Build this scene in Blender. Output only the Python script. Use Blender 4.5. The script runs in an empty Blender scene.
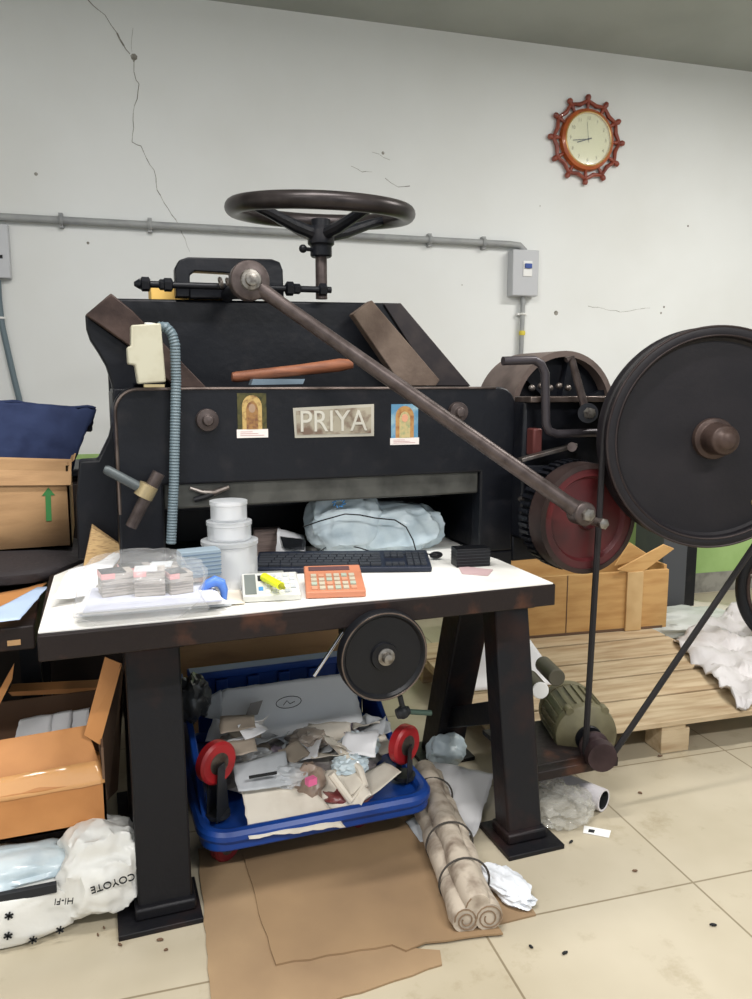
import bpy, bmesh, math, random
from mathutils import Vector as V, Matrix, noise
R = math.radians
random.seed(7)
scn = bpy.context.scene
COL = scn.collection
# ------------------------------------------------------------------ camera model
F = 780.0; H = 1.35; YAW = R(20); PT = R(8.4); WALLROT = R(-4); WD = 4.2; CZ = 3.21
def ray(px, py):
    a = (px-376)/F; b = (499.5-py)/F
    fx, fy = math.sin(YAW), math.cos(YAW); c, s = math.cos(PT), math.sin(PT)
    return V((fx*c+a*fy+b*fx*s, fy*c-a*fx+b*fy*s, -s+b*c))
def PZ(px, py, z):
    d = ray(px, py); return V((0,0,H)) + d*((z-H)/d.z)
def PY(px, py, y):
    d = ray(px, py); return V((0,0,H)) + d*(y/d.y)
RW = Matrix.Rotation(WALLROT, 4, 'Z'); RWI = RW.inverted()
def WW(x, y, z): return RW @ V((x, y, z))            # room frame -> world
def PW(px, py, off=0.0):                             # point on the back wall, room frame
    d = RWI.to_3x3() @ ray(px, py); p = V((0,0,H)) + d*((WD-off)/d.y); return p

# ------------------------------------------------------------------ materials
def s2l(c):
    c = c/255.0
    return c/12.92 if c <= .04045 else ((c+.055)/1.055)**2.4
def rgb(t): return (s2l(t[0]), s2l(t[1]), s2l(t[2]), 1)
MATS = {}
def mat(name, col, rough=.6, metal=0, col2=None, scale=8, lo=.45, hi=.7, bump=0, bscale=60, alpha=1, trans=0, coat=0, emit=None, stretch=None, sss=0, detail=4):
    if name in MATS: return MATS[name]
    m = bpy.data.materials.new(name); m.use_nodes = True; MATS[name] = m
    nt = m.node_tree; b = nt.nodes['Principled BSDF']
    b.inputs['Base Color'].default_value = rgb(col); b.inputs['Roughness'].default_value = rough
    b.inputs['Metallic'].default_value = metal; b.inputs['Specular IOR Level'].default_value = .5 if max(col) > 90 else .28; b.inputs['Alpha'].default_value = alpha
    b.inputs['Transmission Weight'].default_value = trans; b.inputs['Coat Weight'].default_value = coat
    tc = nt.nodes.new('ShaderNodeTexCoord'); mp = nt.nodes.new('ShaderNodeMapping')
    nt.links.new(tc.outputs['Object'], mp.inputs['Vector'])
    if stretch: mp.inputs['Scale'].default_value = stretch
    if col2:
        n = nt.nodes.new('ShaderNodeTexNoise'); n.inputs['Scale'].default_value = scale; n.inputs['Detail'].default_value = detail
        r = nt.nodes.new('ShaderNodeValToRGB'); r.color_ramp.elements[0].position = lo; r.color_ramp.elements[1].position = hi
        r.color_ramp.elements[0].color = rgb(col); r.color_ramp.elements[1].color = rgb(col2)
        nt.links.new(mp.outputs[0], n.inputs['Vector']); nt.links.new(n.outputs['Fac'], r.inputs['Fac']); nt.links.new(r.outputs['Color'], b.inputs['Base Color'])
    if bump:
        n = nt.nodes.new('ShaderNodeTexNoise'); n.inputs['Scale'].default_value = bscale; n.inputs['Detail'].default_value = 5
        bp = nt.nodes.new('ShaderNodeBump'); bp.inputs['Strength'].default_value = bump; bp.inputs['Distance'].default_value = .01
        nt.links.new(mp.outputs[0], n.inputs['Vector']); nt.links.new(n.outputs['Fac'], bp.inputs['Height']); nt.links.new(bp.outputs[0], b.inputs['Normal'])
    if emit:
        b.inputs['Emission Color'].default_value = rgb(col); b.inputs['Emission Strength'].default_value = emit
    return m
black = mat('black_paint', (17,19,25), .42, .05, col2=(34,33,36), scale=14, lo=.55, hi=.8, bump=.12, bscale=40)
blackw = mat('worn_black', (22,19,20), .5, .1, col2=(64,42,34), scale=7, lo=.6, hi=.75, bump=.2, bscale=30)
rustleg = mat('leg_paint', (22,22,26), .45, .1, col2=(48,31,28), scale=6, lo=.5, hi=.7, bump=.15, bscale=35)
slabm = mat('table_edge_paint', (33,26,26), .5, .1, col2=(76,48,36), scale=9, lo=.58, hi=.75, bump=.15)
steel = mat('dull_steel', (122,116,112), .38, .85, col2=(82,72,66), scale=20, bump=.1)
rodm = mat('oiled_steel', (86,77,75), .4, .5, col2=(60,52,50), scale=25, lo=.4, hi=.7)
nutm = mat('bright_nut', (140,136,130), .35, .8, col2=(84,78,72), scale=60)
rustm = mat('brown_iron', (74,60,55), .45, .3, col2=(48,37,34), scale=12, lo=.4, hi=.65, bump=.1)
flym = mat('flywheel_iron', (23,21,25), .5, 0, col2=(31,28,31), scale=6, lo=.4, hi=.7, bump=.08)
flyrim = mat('flywheel_rim', (58,51,51), .4, .5, col2=(46,38,38), scale=9, lo=.4, hi=.7)
redm = mat('red_paint', (92,28,32), .45, .1, col2=(54,22,24), scale=6, lo=.35, hi=.7)
graym = mat('clamp_iron', (88,88,84), .45, .5, col2=(60,60,58), scale=10)
wearm = mat('worn_edge', (112,100,94), .35, .7, col2=(70,60,56), scale=14)
paper = mat('white_paper', (236,236,238), .7, bump=.05, bscale=12)
paperc = mat('cream_paper', (226,218,204), .7, col2=(206,196,180), scale=10)
paperg = mat('grey_paper', (196,200,204), .7, col2=(170,174,178), scale=12)
cloth = mat('table_sheet', (238,237,232), .75, col2=(222,220,214), scale=5, bump=.1, bscale=9)
card = mat('cardboard', (184,146,104), .75, col2=(160,124,86), scale=5, bump=.08, bscale=60, stretch=(1,1,5))
cardo = mat('orange_cardboard', (196,136,80), .6, col2=(178,120,68), scale=5, bump=.05)
cardd = mat('dull_cardboard', (160,134,102), .8, col2=(132,108,82), scale=3, lo=.35, hi=.75, bump=.1, bscale=20)
cardk = mat('inner_shaded_cardboard', (104,80,62), .8)  # dark brown; also carries the painted shade on the open carton's side
carde = mat('cut_cardboard_edge', (196,164,116), .8, col2=(150,118,80), scale=60, stretch=(1,1,6))
wood = mat('pallet_wood', (200,180,148), .75, col2=(160,132,98), scale=4, lo=.4, hi=.75, bump=.12, stretch=(1,7,7))
crate = mat('crate_wood', (204,162,104), .7, col2=(184,138,82), scale=5, lo=.4, hi=.7, stretch=(1,1,6))
plankm = mat('grey_plank', (112,96,84), .75, col2=(80,64,54), scale=9, lo=.4, hi=.7, bump=.2)
handlem = mat('handle_wood', (138,84,56), .6, col2=(104,60,40), scale=12, stretch=(1,6,6))
blue = mat('blue_plastic', (22,66,146), .4, col2=(18,54,124), scale=6)
blued = mat('navy_cloth', (44,55,88), .85, col2=(33,42,72), scale=10, bump=.4, bscale=18)
redp = mat('red_rubber', (168,34,40), .4, col2=(134,26,32), scale=12)
darkp = mat('dark_plastic', (38,40,44), .5)
blackp = mat('black_plastic', (18,19,23), .4)
keym = mat('key_plastic', (52,55,61), .45)
beige = mat('beige_enamel', (178,175,156), .45, col2=(164,159,138), scale=14)
greyb = mat('grey_enamel', (188,190,194), .4)
pvc = mat('grey_pvc', (156,158,158), .5, col2=(136,138,140), scale=10)
flex = mat('flexible_conduit', (94,110,118), .5)
olive = mat('olive_paint', (108,103,78), .45, .05, col2=(86,80,58), scale=9, lo=.45, hi=.7, bump=.1)
browni = mat('brown_pulley', (62,48,50), .45, .3, col2=(44,32,34), scale=15)
rubber = mat('belt_rubber', (34,32,34), .6)
white = mat('white_plastic', (232,232,230), .45)
inkm = mat('black_ink', (34,36,38), .7)
blueink = mat('blue_ink', (70,140,200), .6)
orangep = mat('orange_plastic', (192,124,94), .45)
yel = mat('yellow_marker', (232,240,20), .4)
brass = mat('old_brass', (168,152,118), .4, .6)
frost = mat('frosted_plastic', (226,230,234), .3, alpha=.5, coat=.4)
clear = mat('clear_film', (224,226,228), .2, alpha=.15, coat=.5, bump=.5, bscale=14)
bagm = mat('milky_bag', (206,220,226), .3, col2=(176,194,204), scale=10, coat=.35, bump=.6, bscale=12)
sack = mat('white_sack', (208,204,204), .6, col2=(188,182,180), scale=5, bump=.9, bscale=10)
packm = mat('printed_bag', (226,226,222), .4, col2=(210,210,206), scale=4, bump=.3, bscale=12, coat=.2)
silver = mat('chrome', (200,200,205), .2, 1)

# ------------------------------------------------------------------ mesh builder
WM = {}
class MB:
    def __init__(s): s.v = []; s.f = []
    def add(s, vs, fs):
        o = len(s.v); s.v += [V(v) for v in vs]; s.f += [[i+o for i in f] for f in fs]; return s
    def box(s, a, b, M=None):
        x0,y0,z0 = a; x1,y1,z1 = b
        vs = [V((x,y,z)) for z in (z0,z1) for y in (y0,y1) for x in (x0,x1)]
        if M: vs = [M @ v for v in vs]
        return s.add(vs, [(0,2,3,1),(4,5,7,6),(0,1,5,4),(2,6,7,3),(0,4,6,2),(1,3,7,5)])
    def prism(s, pts, off):
        off = V(off); n = len(pts); pts = [V(p) for p in pts]
        return s.add(pts+[p+off for p in pts], [list(range(n)), list(range(2*n-1, n-1, -1))]+[[i, i+n, (i+1)%n+n, (i+1)%n] for i in range(n)])
    def pxz(s, pts, y0, y1): return s.prism([(x, y0, z) for x, z in pts], (0, y1-y0, 0))
    def bar(s, p, q, w, h, up=(0,0,1)):
        p, q = V(p), V(q); d = (q-p).normalized(); a = d.cross(V(up)).normalized(); b = a.cross(d)
        vs = [e + a*i*w/2 + b*j*h/2 for e in (p, q) for i, j in ((-1,-1),(1,-1),(1,1),(-1,1))]
        return s.add(vs, [(0,3,2,1),(4,5,6,7),(0,1,5,4),(1,2,6,5),(2,3,7,6),(3,0,4,7)])
    def tube(s, pts, r, seg=12, closed=False, cap=True, flat=None):
        pts = [V(p) for p in pts]; n = len(pts); rings = []
        t0 = (pts[1]-pts[0]).normalized(); a = t0.orthogonal().normalized() if not flat else V(flat)
        base = len(s.v); vs = []; fs = []
        for i, p in enumerate(pts):
            t = (pts[(i+1) % n]-pts[i-1]) if closed else (pts[min(i+1, n-1)]-pts[max(i-1, 0)])
            t.normalize(); a = (a - t*a.dot(t)).normalized(); b = t.cross(a)
            rr = r[i] if isinstance(r, (list, tuple)) else r
            for k in range(seg):
                th = 2*math.pi*k/seg; vs.append(p + (a*math.cos(th)+b*math.sin(th))*rr)
        m = n if closed else n-1
        for i in range(m):
            for k in range(seg):
                j = (i+1) % n; fs.append((i*seg+k, i*seg+(k+1) % seg, j*seg+(k+1) % seg, j*seg+k))
        if not closed and cap: fs += [list(range(seg))[::-1], [(n-1)*seg+k for k in range(seg)]]
        return s.add(vs, fs)
    def lathe(s, prof, o, ax, seg=40, closed=False):
        o = V(o); ax = V(ax).normalized(); a = ax.orthogonal().normalized(); b = ax.cross(a); vs = []; fs = []
        for r, h in prof:
            for k in range(seg):
                th = 2*math.pi*k/seg; vs.append(o+ax*h+(a*math.cos(th)+b*math.sin(th))*max(r, 1e-5))
        n = len(prof); m = n if closed else n-1
        for i in range(m):
            for k in range(seg):
                j = (i+1) % n; fs.append((i*seg+k, i*seg+(k+1) % seg, j*seg+(k+1) % seg, j*seg+k))
        if not closed:
            if prof[0][0] > 1e-4: fs.append(list(range(seg))[::-1])
            if prof[-1][0] > 1e-4: fs.append([(n-1)*seg+k for k in range(seg)])
        return s.add(vs, fs)
    def cyl(s, p, q, r, r2=None, seg=24):
        p, q = V(p), V(q); return s.lathe([(r, 0), (r2 if r2 is not None else r, (q-p).length)], p, q-p, seg)
    def torus(s, o, ax, r0, r1, seg=64, sec=14, sq=1):
        return s.lathe([(r0+r1*math.cos(t*2*math.pi/sec), sq*r1*math.sin(t*2*math.pi/sec)) for t in range(sec)], o, ax, seg, True)
    def ball(s, o, r, seg=16, sc=(1,1,1)):
        pr = [(r*math.sin(math.pi*i/8), -r*math.cos(math.pi*i/8)) for i in range(9)]
        k = len(s.v); s.lathe(pr, (0,0,0), (0,0,1), seg)
        for i in range(k, len(s.v)):
            v = s.v[i]; s.v[i] = V((v.x*sc[0], v.y*sc[1], v.z*sc[2])) + V(o)
        return s
    def blob(s, o, rad, amp=.15, seed=0, sub=4, zmin=None, freq=1.5, sharp=True, rot=0, boxy=1.0):
        bm = bmesh.new(); bmesh.ops.create_icosphere(bm, subdivisions=sub, radius=1)
        vs = []; sd = V((seed*3.7, seed*1.3, seed*7.1)); rm = Matrix.Rotation(rot, 3, 'Z')
        for v in bm.verts:
            p = v.co.copy(); q = p.copy()
            if boxy != 1: q = V([math.copysign(abs(c)**boxy, c) for c in p])
            n = 0; f = freq; w = 1
            for k in range(4):
                t = noise.noise(p*f+sd)
                n += w*((1-2*abs(t)) if sharp else t); f *= 2.1; w *= .34
            q *= 1+amp*(n-.6)
            q = rm @ V((q.x*rad[0], q.y*rad[1], q.z*rad[2])) + V(o)
            if zmin is not None and q.z < zmin: q.z = zmin + .001*abs(n)
            vs.append(q)
        bm.verts.index_update(); fs = [[x.index for x in f.verts] for f in bm.faces]; bm.free()
        return s.add(vs, fs)
    def sheet(s, c, nx=14, ny=14, amp=.01, seed=0, freq=6, sag=0, curl=None, fold=0):
        c = [V(p) for p in c]; vs = []; fs = []
        nrm = (c[1]-c[0]).cross(c[3]-c[0]).normalized()
        for j in range(ny+1):
            for i in range(nx+1):
                u, w = i/nx, j/ny
                p = (c[0]*(1-u)+c[1]*u)*(1-w)+(c[3]*(1-u)+c[2]*u)*w
                n = noise.noise(p*freq+V((seed*5.1, seed*2.3, 0)))
                n2 = 1-2*abs(noise.noise(p*freq*1.7+V((seed*1.1, 9, seed*4.2))))
                p += nrm*(amp*(n+.4*n2)) + V((0,0,-1))*sag*4*u*(1-u)
                if curl: p += nrm*curl*(w**3)
                ed = amp*.5
                if i in (0, nx) or j in (0, ny): p += (c[1]-c[0]).normalized()*ed*noise.noise(p*40)+(c[3]-c[0]).normalized()*ed*noise.noise(p*37)
                vs.append(p)
        for j in range(ny):
            for i in range(nx):
                k = j*(nx+1)+i; fs.append((k, k+1, k+nx+2, k+nx+1))
        return s.add(vs, fs)
    def build(s, name, m, parent=None, world=True, bevel=0, solid=0, mats=None, subsurf=0):
        me = bpy.data.meshes.new(name); ob = bpy.data.objects.new(name, me); COL.objects.link(ob)
        P = WM.get(parent.name, Matrix()) if parent else Matrix()
        if parent is None and world:
            c = sum(s.v, V())/len(s.v); zz = min(v.z for v in s.v); P0 = Matrix.Translation((c.x, c.y, zz)); ob.location = (c.x, c.y, zz); WM[ob.name] = P0
            inv = P0.inverted()
        else:
            inv = P.inverted() if world else Matrix(); WM[ob.name] = P
        bm = bmesh.new(); vv = [bm.verts.new(inv @ v) for v in s.v]
        for f in s.f:
            try: bm.faces.new([vv[i] for i in f])
            except ValueError: pass
        bmesh.ops.remove_doubles(bm, verts=bm.verts, dist=1e-5)
        bmesh.ops.recalc_face_normals(bm, faces=bm.faces)
        for f in bm.faces: f.smooth = True
        for e in bm.edges:
            if len(e.link_faces) == 2 and e.calc_face_angle(0) > .62: e.smooth = False
        bm.to_mesh(me); bm.free()
        me.materials.append(m)
        if parent: ob.parent = parent
        if solid:
            md = ob.modifiers.new('solid', 'SOLIDIFY'); md.thickness = solid; md.offset = 0
        if subsurf:
            md = ob.modifiers.new('sub', 'SUBSURF'); md.levels = subsurf; md.render_levels = subsurf
        if bevel:
            md = ob.modifiers.new('bevel', 'BEVEL'); md.width = bevel; md.segments = 2; md.limit_method = 'ANGLE'; md.angle_limit = .6
        return ob
def tag(o, label=None, cat=None, group=None, kind=None):
    if label: o['label'] = label
    if cat: o['category'] = cat
    if group: o['group'] = group
    if kind: o['kind'] = kind
    return o
def thing(name, label, cat, loc, rz=0, group=None):
    o = bpy.data.objects.new(name, None); COL.objects.link(o); o.empty_display_size = .05
    o.location = loc; o.rotation_euler = (0, 0, rz); WM[o.name] = Matrix.Translation(V(loc)) @ Matrix.Rotation(rz, 4, 'Z')
    return tag(o, label, cat, group)
def dup(root, loc, rz, label, group=None):
    r = root.copy(); COL.objects.link(r); r.location = loc; r.rotation_euler = (0, 0, rz); r['label'] = label
    if group: r['group'] = group
    for ch in list(root.children):
        c = ch.copy(); COL.objects.link(c); c.parent = r
        for g in ch.children:
            d = g.copy(); COL.objects.link(d); d.parent = c
    return r
def text(body, size, M, m, name, parent, ext=.0006, ax='CENTER', sx=1):
    cu = bpy.data.curves.new('t', 'FONT'); cu.body = body; cu.size = size; cu.extrude = ext; cu.align_x = ax; cu.align_y = 'CENTER'
    o = bpy.data.objects.new('t', cu); COL.objects.link(o); bpy.context.view_layer.update()
    me = bpy.data.meshes.new_from_object(o.evaluated_get(bpy.context.evaluated_depsgraph_get()))
    bpy.data.objects.remove(o)
    inv = WM[parent.name].inverted() if parent.name in WM else Matrix()
    me.transform(inv @ M @ Matrix.Diagonal((sx, 1, 1, 1))); me.materials.clear(); me.materials.append(m)
    ob = bpy.data.objects.new(name, me); COL.objects.link(ob); ob.parent = parent; WM[ob.name] = WM[parent.name]
    return ob
UP = Matrix.Rotation(R(90), 4, 'X')    # text upright facing -Y
def MT(p, rz=0): return Matrix.Translation(V(p)) @ Matrix.Rotation(rz, 4, 'Z')
def arc(c, r, a0, a1, n, f):
    return [f(c[0]+r*math.cos(a0+(a1-a0)*i/n), c[1]+r*math.sin(a0+(a1-a0)*i/n)) for i in range(n+1)]

# ================================================================== SETTING
def struct(name, mb, m, **k):
    o = mb.build(name, m, None, **k); o['kind'] = 'structure'; return o
# floor tiles
fm = mat('floor_tile', (193,184,164), .35, col2=(172,162,140), scale=2.2, lo=.3, hi=.75, bump=.03, bscale=8)
nt = fm.node_tree; b = nt.nodes['Principled BSDF']; src = b.inputs['Base Color'].links[0].from_socket
tc = nt.nodes.new('ShaderNodeTexCoord'); mp = nt.nodes.new('ShaderNodeMapping')
mp.inputs['Location'].default_value = (-1.375+.63*6, -1.645+.63*6, 0)
br = nt.nodes.new('ShaderNodeTexBrick'); br.offset = 0; br.inputs['Scale'].default_value = 1
br.inputs['Brick Width'].default_value = .63; br.inputs['Row Height'].default_value = .63; br.inputs['Mortar Size'].default_value = .0035; br.inputs['Mortar Smooth'].default_value = .3
br.inputs['Color1'].default_value = (1,1,1,1); br.inputs['Color2'].default_value = (.93,.92,.9,1); br.inputs['Mortar'].default_value = (.5,.46,.4,1)
mx = nt.nodes.new('ShaderNodeMix'); mx.data_type = 'RGBA'; mx.blend_type = 'MULTIPLY'; mx.inputs['Factor'].default_value = 1
nt.links.new(tc.outputs['Object'], mp.inputs[0]); nt.links.new(mp.outputs[0], br.inputs['Vector'])
nt.links.new(src, mx.inputs[6]); nt.links.new(br.outputs['Color'], mx.inputs[7])
# dirt smudges
n2 = nt.nodes.new('ShaderNodeTexNoise'); n2.inputs['Scale'].default_value = 5; n2.inputs['Detail'].default_value = 8; n2.inputs['Roughness'].default_value = .7
r2 = nt.nodes.new('ShaderNodeValToRGB'); r2.color_ramp.elements[0].position = .56; r2.color_ramp.elements[1].position = .72
r2.color_ramp.elements[0].color = (1,1,1,1); r2.color_ramp.elements[1].color = (.72,.68,.6,1)
m2 = nt.nodes.new('ShaderNodeMix'); m2.data_type = 'RGBA'; m2.blend_type = 'MULTIPLY'; m2.inputs['Factor'].default_value = .9
nt.links.new(tc.outputs['Object'], n2.inputs['Vector']); nt.links.new(n2.outputs['Fac'], r2.inputs[0])
nt.links.new(mx.outputs[2], m2.inputs[6]); nt.links.new(r2.outputs[0], m2.inputs[7]); nt.links.new(m2.outputs[2], b.inputs['Base Color'])
wallm = mat('wall_plaster', (228,230,229), .75, col2=(218,219,216), scale=1.3, lo=.4, hi=.8, bump=.06, bscale=14, detail=7)
greenm = mat('green_dado_paint', (164,196,126), .6, col2=(146,180,108), scale=4)
ceilm = mat('ceiling_paint', (164,168,164), .8, col2=(152,156,152), scale=1.5)
cem = mat('bare_cement', (150,148,140), .85, col2=(118,116,110), scale=14)
def wstruct(name, mb, m):
    me = mb.build(name, m, None, world=False); WM[me.name] = RW.copy(); me.rotation_euler = (0, 0, WALLROT); me['kind'] = 'structure'; return me
X0, X1, Y0 = -3.2, 6.2, -2.6
wstruct('floor', MB().box((X0, Y0, -.06), (X1, WD+.15, 0)), fm)
wstruct('ceiling', MB().box((X0, Y0, CZ), (X1, WD+.15, CZ+.1)), ceilm)
wstruct('wall_back', MB().box((X0, WD, 0), (X1, WD+.15, CZ)), wallm)
wstruct('wall_left', MB().box((X0-.15, Y0, 0), (X0, WD+.15, CZ)), wallm)
wstruct('wall_right', MB().box((X1, Y0, 0), (X1+.15, WD+.15, CZ)), wallm)
wstruct('trim_1', MB().box((X0, WD-.004, .13), (X1, WD, 1.0)), greenm)
wstruct('baseboard_back', MB().box((X0, WD-.012, 0), (X1, WD, .13)), cem)
# crack + plaster scars, cut into the wall plaster
crm = mat('crack_dark', (124,120,112), .9, col2=(176,173,166), scale=30)
cr = MB()
def ribbon(mb, pts, w):
    for (a, b_), ww in zip(zip(pts[:-1], pts[1:]), w):
        pa, pb = PW(*a), PW(*b_); d = (pb-pa); k = max(2, int(d.length/.03)); last = pa
        for i in range(1, k+1):
            q = pa+d*i/k + V((random.uniform(-1,1)*.006, 0, random.uniform(-1,1)*.004)) * (i < k)
            w_ = ww*random.uniform(.35, 1.0); mb.bar(last, q, w_, .0012, (0,1,0)); last = q
ribbon(cr, [(88,0),(105,15),(117,33),(124,46),(130,54)], [.006,.007,.008,.008])
ribbon(cr, [(131,55),(134,62),(136,80),(139,84),(133,120),(132,142),(141,146),(154,170),(157,190),(176,220),(190,252)], [.011,.006,.006,.004,.004,.004,.004,.004,.004,.003])
ribbon(cr, [(133,28),(132,52)], [.003])
ribbon(cr, [(351,166),(362,172),(372,172)], [.003,.003]); ribbon(cr, [(385,178),(398,187),(410,186)], [.005,.006]); ribbon(cr, [(372,152),(390,160)], [.002])
ribbon(cr, [(588,306),(620,312),(650,308)], [.003,.003])
for p, r_ in (((383,153),.008),((36,174),.010),((134,57),.015),((556,313),.012),((661,313),.008),((88,243),.008),((664,307),.006),((688,226),.006),((462,285),.004),((540,206),.004)):
    c = PW(*p); cr.lathe([(r_*random.uniform(.7,1.2), 0), (r_*.8, .0015)], (c.x, c.y, c.z), (0,-1,0), 7)
o = cr.build('wall_crack', crm, None, world=False); o.rotation_euler = (0,0,WALLROT); o['kind'] = 'structure'

# ================================================================== WALL THINGS
def wthing(name, label, cat, p, group=None):
    w = RW @ V(p); return thing(name, label, cat, w, WALLROT, group)
# children given in room frame:  convert with WWv
class WB(MB):
    def build(s, *a, **k):
        s.v = [RW @ v for v in s.v]; return super().build(*a, **k)
# clock
cc = PW(585,141); cc = V((cc.x, WD, cc.z)); ck = wthing('wall_clock', 'round wall clock in a reddish wooden ship wheel frame on white wall', 'clock', cc)
cw = mat('clock_wood', (140,62,42), .35, col2=(108,40,30), scale=20, coat=.4)
cw2 = mat('clock_ring_wood', (184,92,42), .3, col2=(156,72,34), scale=14, coat=.5)
cgold = mat('clock_gold', (222,180,110), .25, .7)
cface = mat('clock_face', (232,230,190), .35)
ax = (0,-1,0)
RR = .176
WB().lathe([(.0,.0),(RR-.03,.0),(RR-.005,.012),(RR-.012,.035),(.148,.045),(.142,.03),(0,.03)], cc, ax, 60).build('clock_ring', cw2, ck)
WB().torus(cc+V((0,-.04,0)), ax, .143, .006, 60, 8).build('gold_bezel', cgold, ck)
fc = WB().lathe([(0,.028),(.141,.028),(.141,.034),(0,.034)], cc, ax, 60).build('clock_face', cface, ck)
wr = WB()
for k in range(12):
    a0 = math.pi/6*k; a1 = a0+math.pi/6
    P = lambda a, r, y=-.018: cc+V((math.cos(a)*r, y, math.sin(a)*r))
    wr.tube([P(a0,.212), P((a0+a1)/2,.192), P(a1,.212)], [.009,.013,.009], 10)
wr.build('outer_ring', cw, ck)
for k in range(12):
    a0 = math.pi/6*k; P = lambda r: cc+V((math.cos(a0)*r, -.018, math.sin(a0)*r))
    WB().lathe([(.007,0),(.009,.02),(.013,.035),(.008,.048),(.015,.062),(.017,.072),(.012,.084),(0,.088)], P(.158), P(1)-P(.5), 12).build('spindle', cw, ck)
for k in range(12):
    a0 = math.pi/2-math.pi/6*(k+1); q = cc+V((math.cos(a0)*.112, -.0345, math.sin(a0)*.112))
    text(str(k+1), .026, RW @ Matrix.Translation(q) @ UP, mat('numeral_ink', (120,112,84), .6), 'numeral', fc)
def hand(a, l, w):
    a = math.pi/2-a; d = V((math.cos(a), 0, math.sin(a))); c0 = cc+V((0,-.039,0))
    WB().bar(c0-d*.02, c0+d*l, .0015, w, (0,1,0) if False else d.cross(V((0,1,0)))).build('clock_hand', inkm, ck)
hand(R(252), .075, .006); hand(R(262), .1, .004); hand(R(352), .09, .0015)
WB().cyl(cc+V((0,-.034,0)), cc+V((0,-.042,0)), .006).build('hand_cap', inkm, ck)
WB().lathe([(0,.046),(.141,.046),(.141,.047),(0,.047)], cc, ax, 60).build('clock_glass', mat('clock_glass', (240,245,240), .08, alpha=.16, coat=1), ck)
# conduit
a = PW(0,218,.03); e = PW(513,247,.03)
cd = wthing('electrical_conduit', 'long horizontal grey pipe running along the white wall behind the machine', 'pipe', (.8, WD, a.z))
zc = 2.13; yc = WD-.03
bx = PW(526,272); bx0, bx1 = PW(512,250,.07), PW(538,296,.07)
WB().tube([(-2.9,yc,zc),(bx.x-.12,yc,zc),(bx.x-.06,yc,zc-.004),(bx.x-.03,yc,zc-.03),(bx.x-.02,yc,zc-.05)], .018, 12).build('pipe', pvc, cd)
for px in (62, 150, 428, 482):
    x = PW(px,230).x; WB().torus((x,yc,zc), (1,0,0), .020, .007, 20, 6, 1.6).box((x-.01,yc-.004,zc+.015),(x+.01,WD,zc+.034)).box((x-.01,yc-.004,zc-.034),(x+.01,WD,zc-.015)).build('pipe_clip', pvc, cd)
# breaker box
zb0, zb1 = PW(511,296,.04).z, PW(514,250,.04).z
xb0, xb1 = PW(512,270,.06).x, PW(538,270,.06).x
sb = wthing('breaker_box', 'small grey breaker box with a blue switch at the end of the wall pipe', 'electrical box', ((xb0+xb1)/2, WD, zb0))
WB().box((xb0,WD-.07,zb0),(xb1,WD,zb1)).build('housing', greyb, sb, bevel=.005)
xm = (xb0+xb1)/2+.01; zm = (zb0+zb1)/2+.02
WB().box((xm-.028,WD-.075,zm-.04),(xm+.028,WD-.07,zm+.045)).build('switch_cover', white, sb, bevel=.003)
WB().box((xm-.02,WD-.085,zm+.004),(xm+.022,WD-.074,zm+.03)).build('switch_lever', mat('switch_blue', (44,74,150), .4), sb, bevel=.002)
dc = wthing('drop_conduit', 'short grey pipe hanging down below the breaker box with yellow tape', 'pipe', (xm, WD, 1.0))
pa = PW(523,297,.03)
WB().tube([(pa.x, yc, zb0-.001),(pa.x+.0,yc,1.75),(pa.x-.01,yc,1.2),(pa.x-.01,yc,1.02)], .014, 12).build('pipe', pvc, dc)
q = PW(521,314,.03); WB().torus((pa.x,yc,q.z), (0,0,1), .014, .006, 16, 6).box((pa.x-.03,yc,q.z-.006),(pa.x+.03,WD,q.z+.006)).build('pipe_clip', white, dc)
q = PW(520,333,.03); WB().torus((pa.x,yc,q.z), (0,0,1), .014, .005, 16, 6, 3).build('tape_wrap', mat('yellow_tape', (214,196,70), .6), dc)
# left junction box
z0, z1 = PW(5,278,.05).z, PW(5,224,.05).z; x1 = PW(9,250,.05).x
jb = wthing('junction_box', 'grey junction box at the left end of the wall above the blue cloth', 'electrical box', (x1-.1, WD, z0))
WB().box((x1-.2,WD-.05,z0),(x1,WD,z1)).build('housing', greyb, jb, bevel=.004)
WB().box((x1-.06,WD-.055,z0+.09),(x1-.03,WD-.05,z0+.105)).build('slot', inkm, jb)
jc = wthing('hanging_conduit', 'bluish flexible pipe curving down the wall from the junction box', 'pipe', (x1-.05, WD, .9))
pts = [PW(*p, .03) for p in ((-2,280),(-1,300),(2,325),(8,352),(14,378),(19,398),(24,430),(28,470))]
WB().tube(pts, .014, 10).build('pipe', flex, jc)
q = PW(1,318,.03); WB().torus(q, (0,0,1), .015, .006, 16, 6).build('pipe_clip', white, jc)

# ================================================================== MACHINE
mc = thing('paper_cutting_machine', 'large old black iron paper cutting machine with flywheel, hand wheel and worktable', 'machine', (.6, 2.2, 0))
YP = 2.2      # front plane of the arch plate
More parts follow.
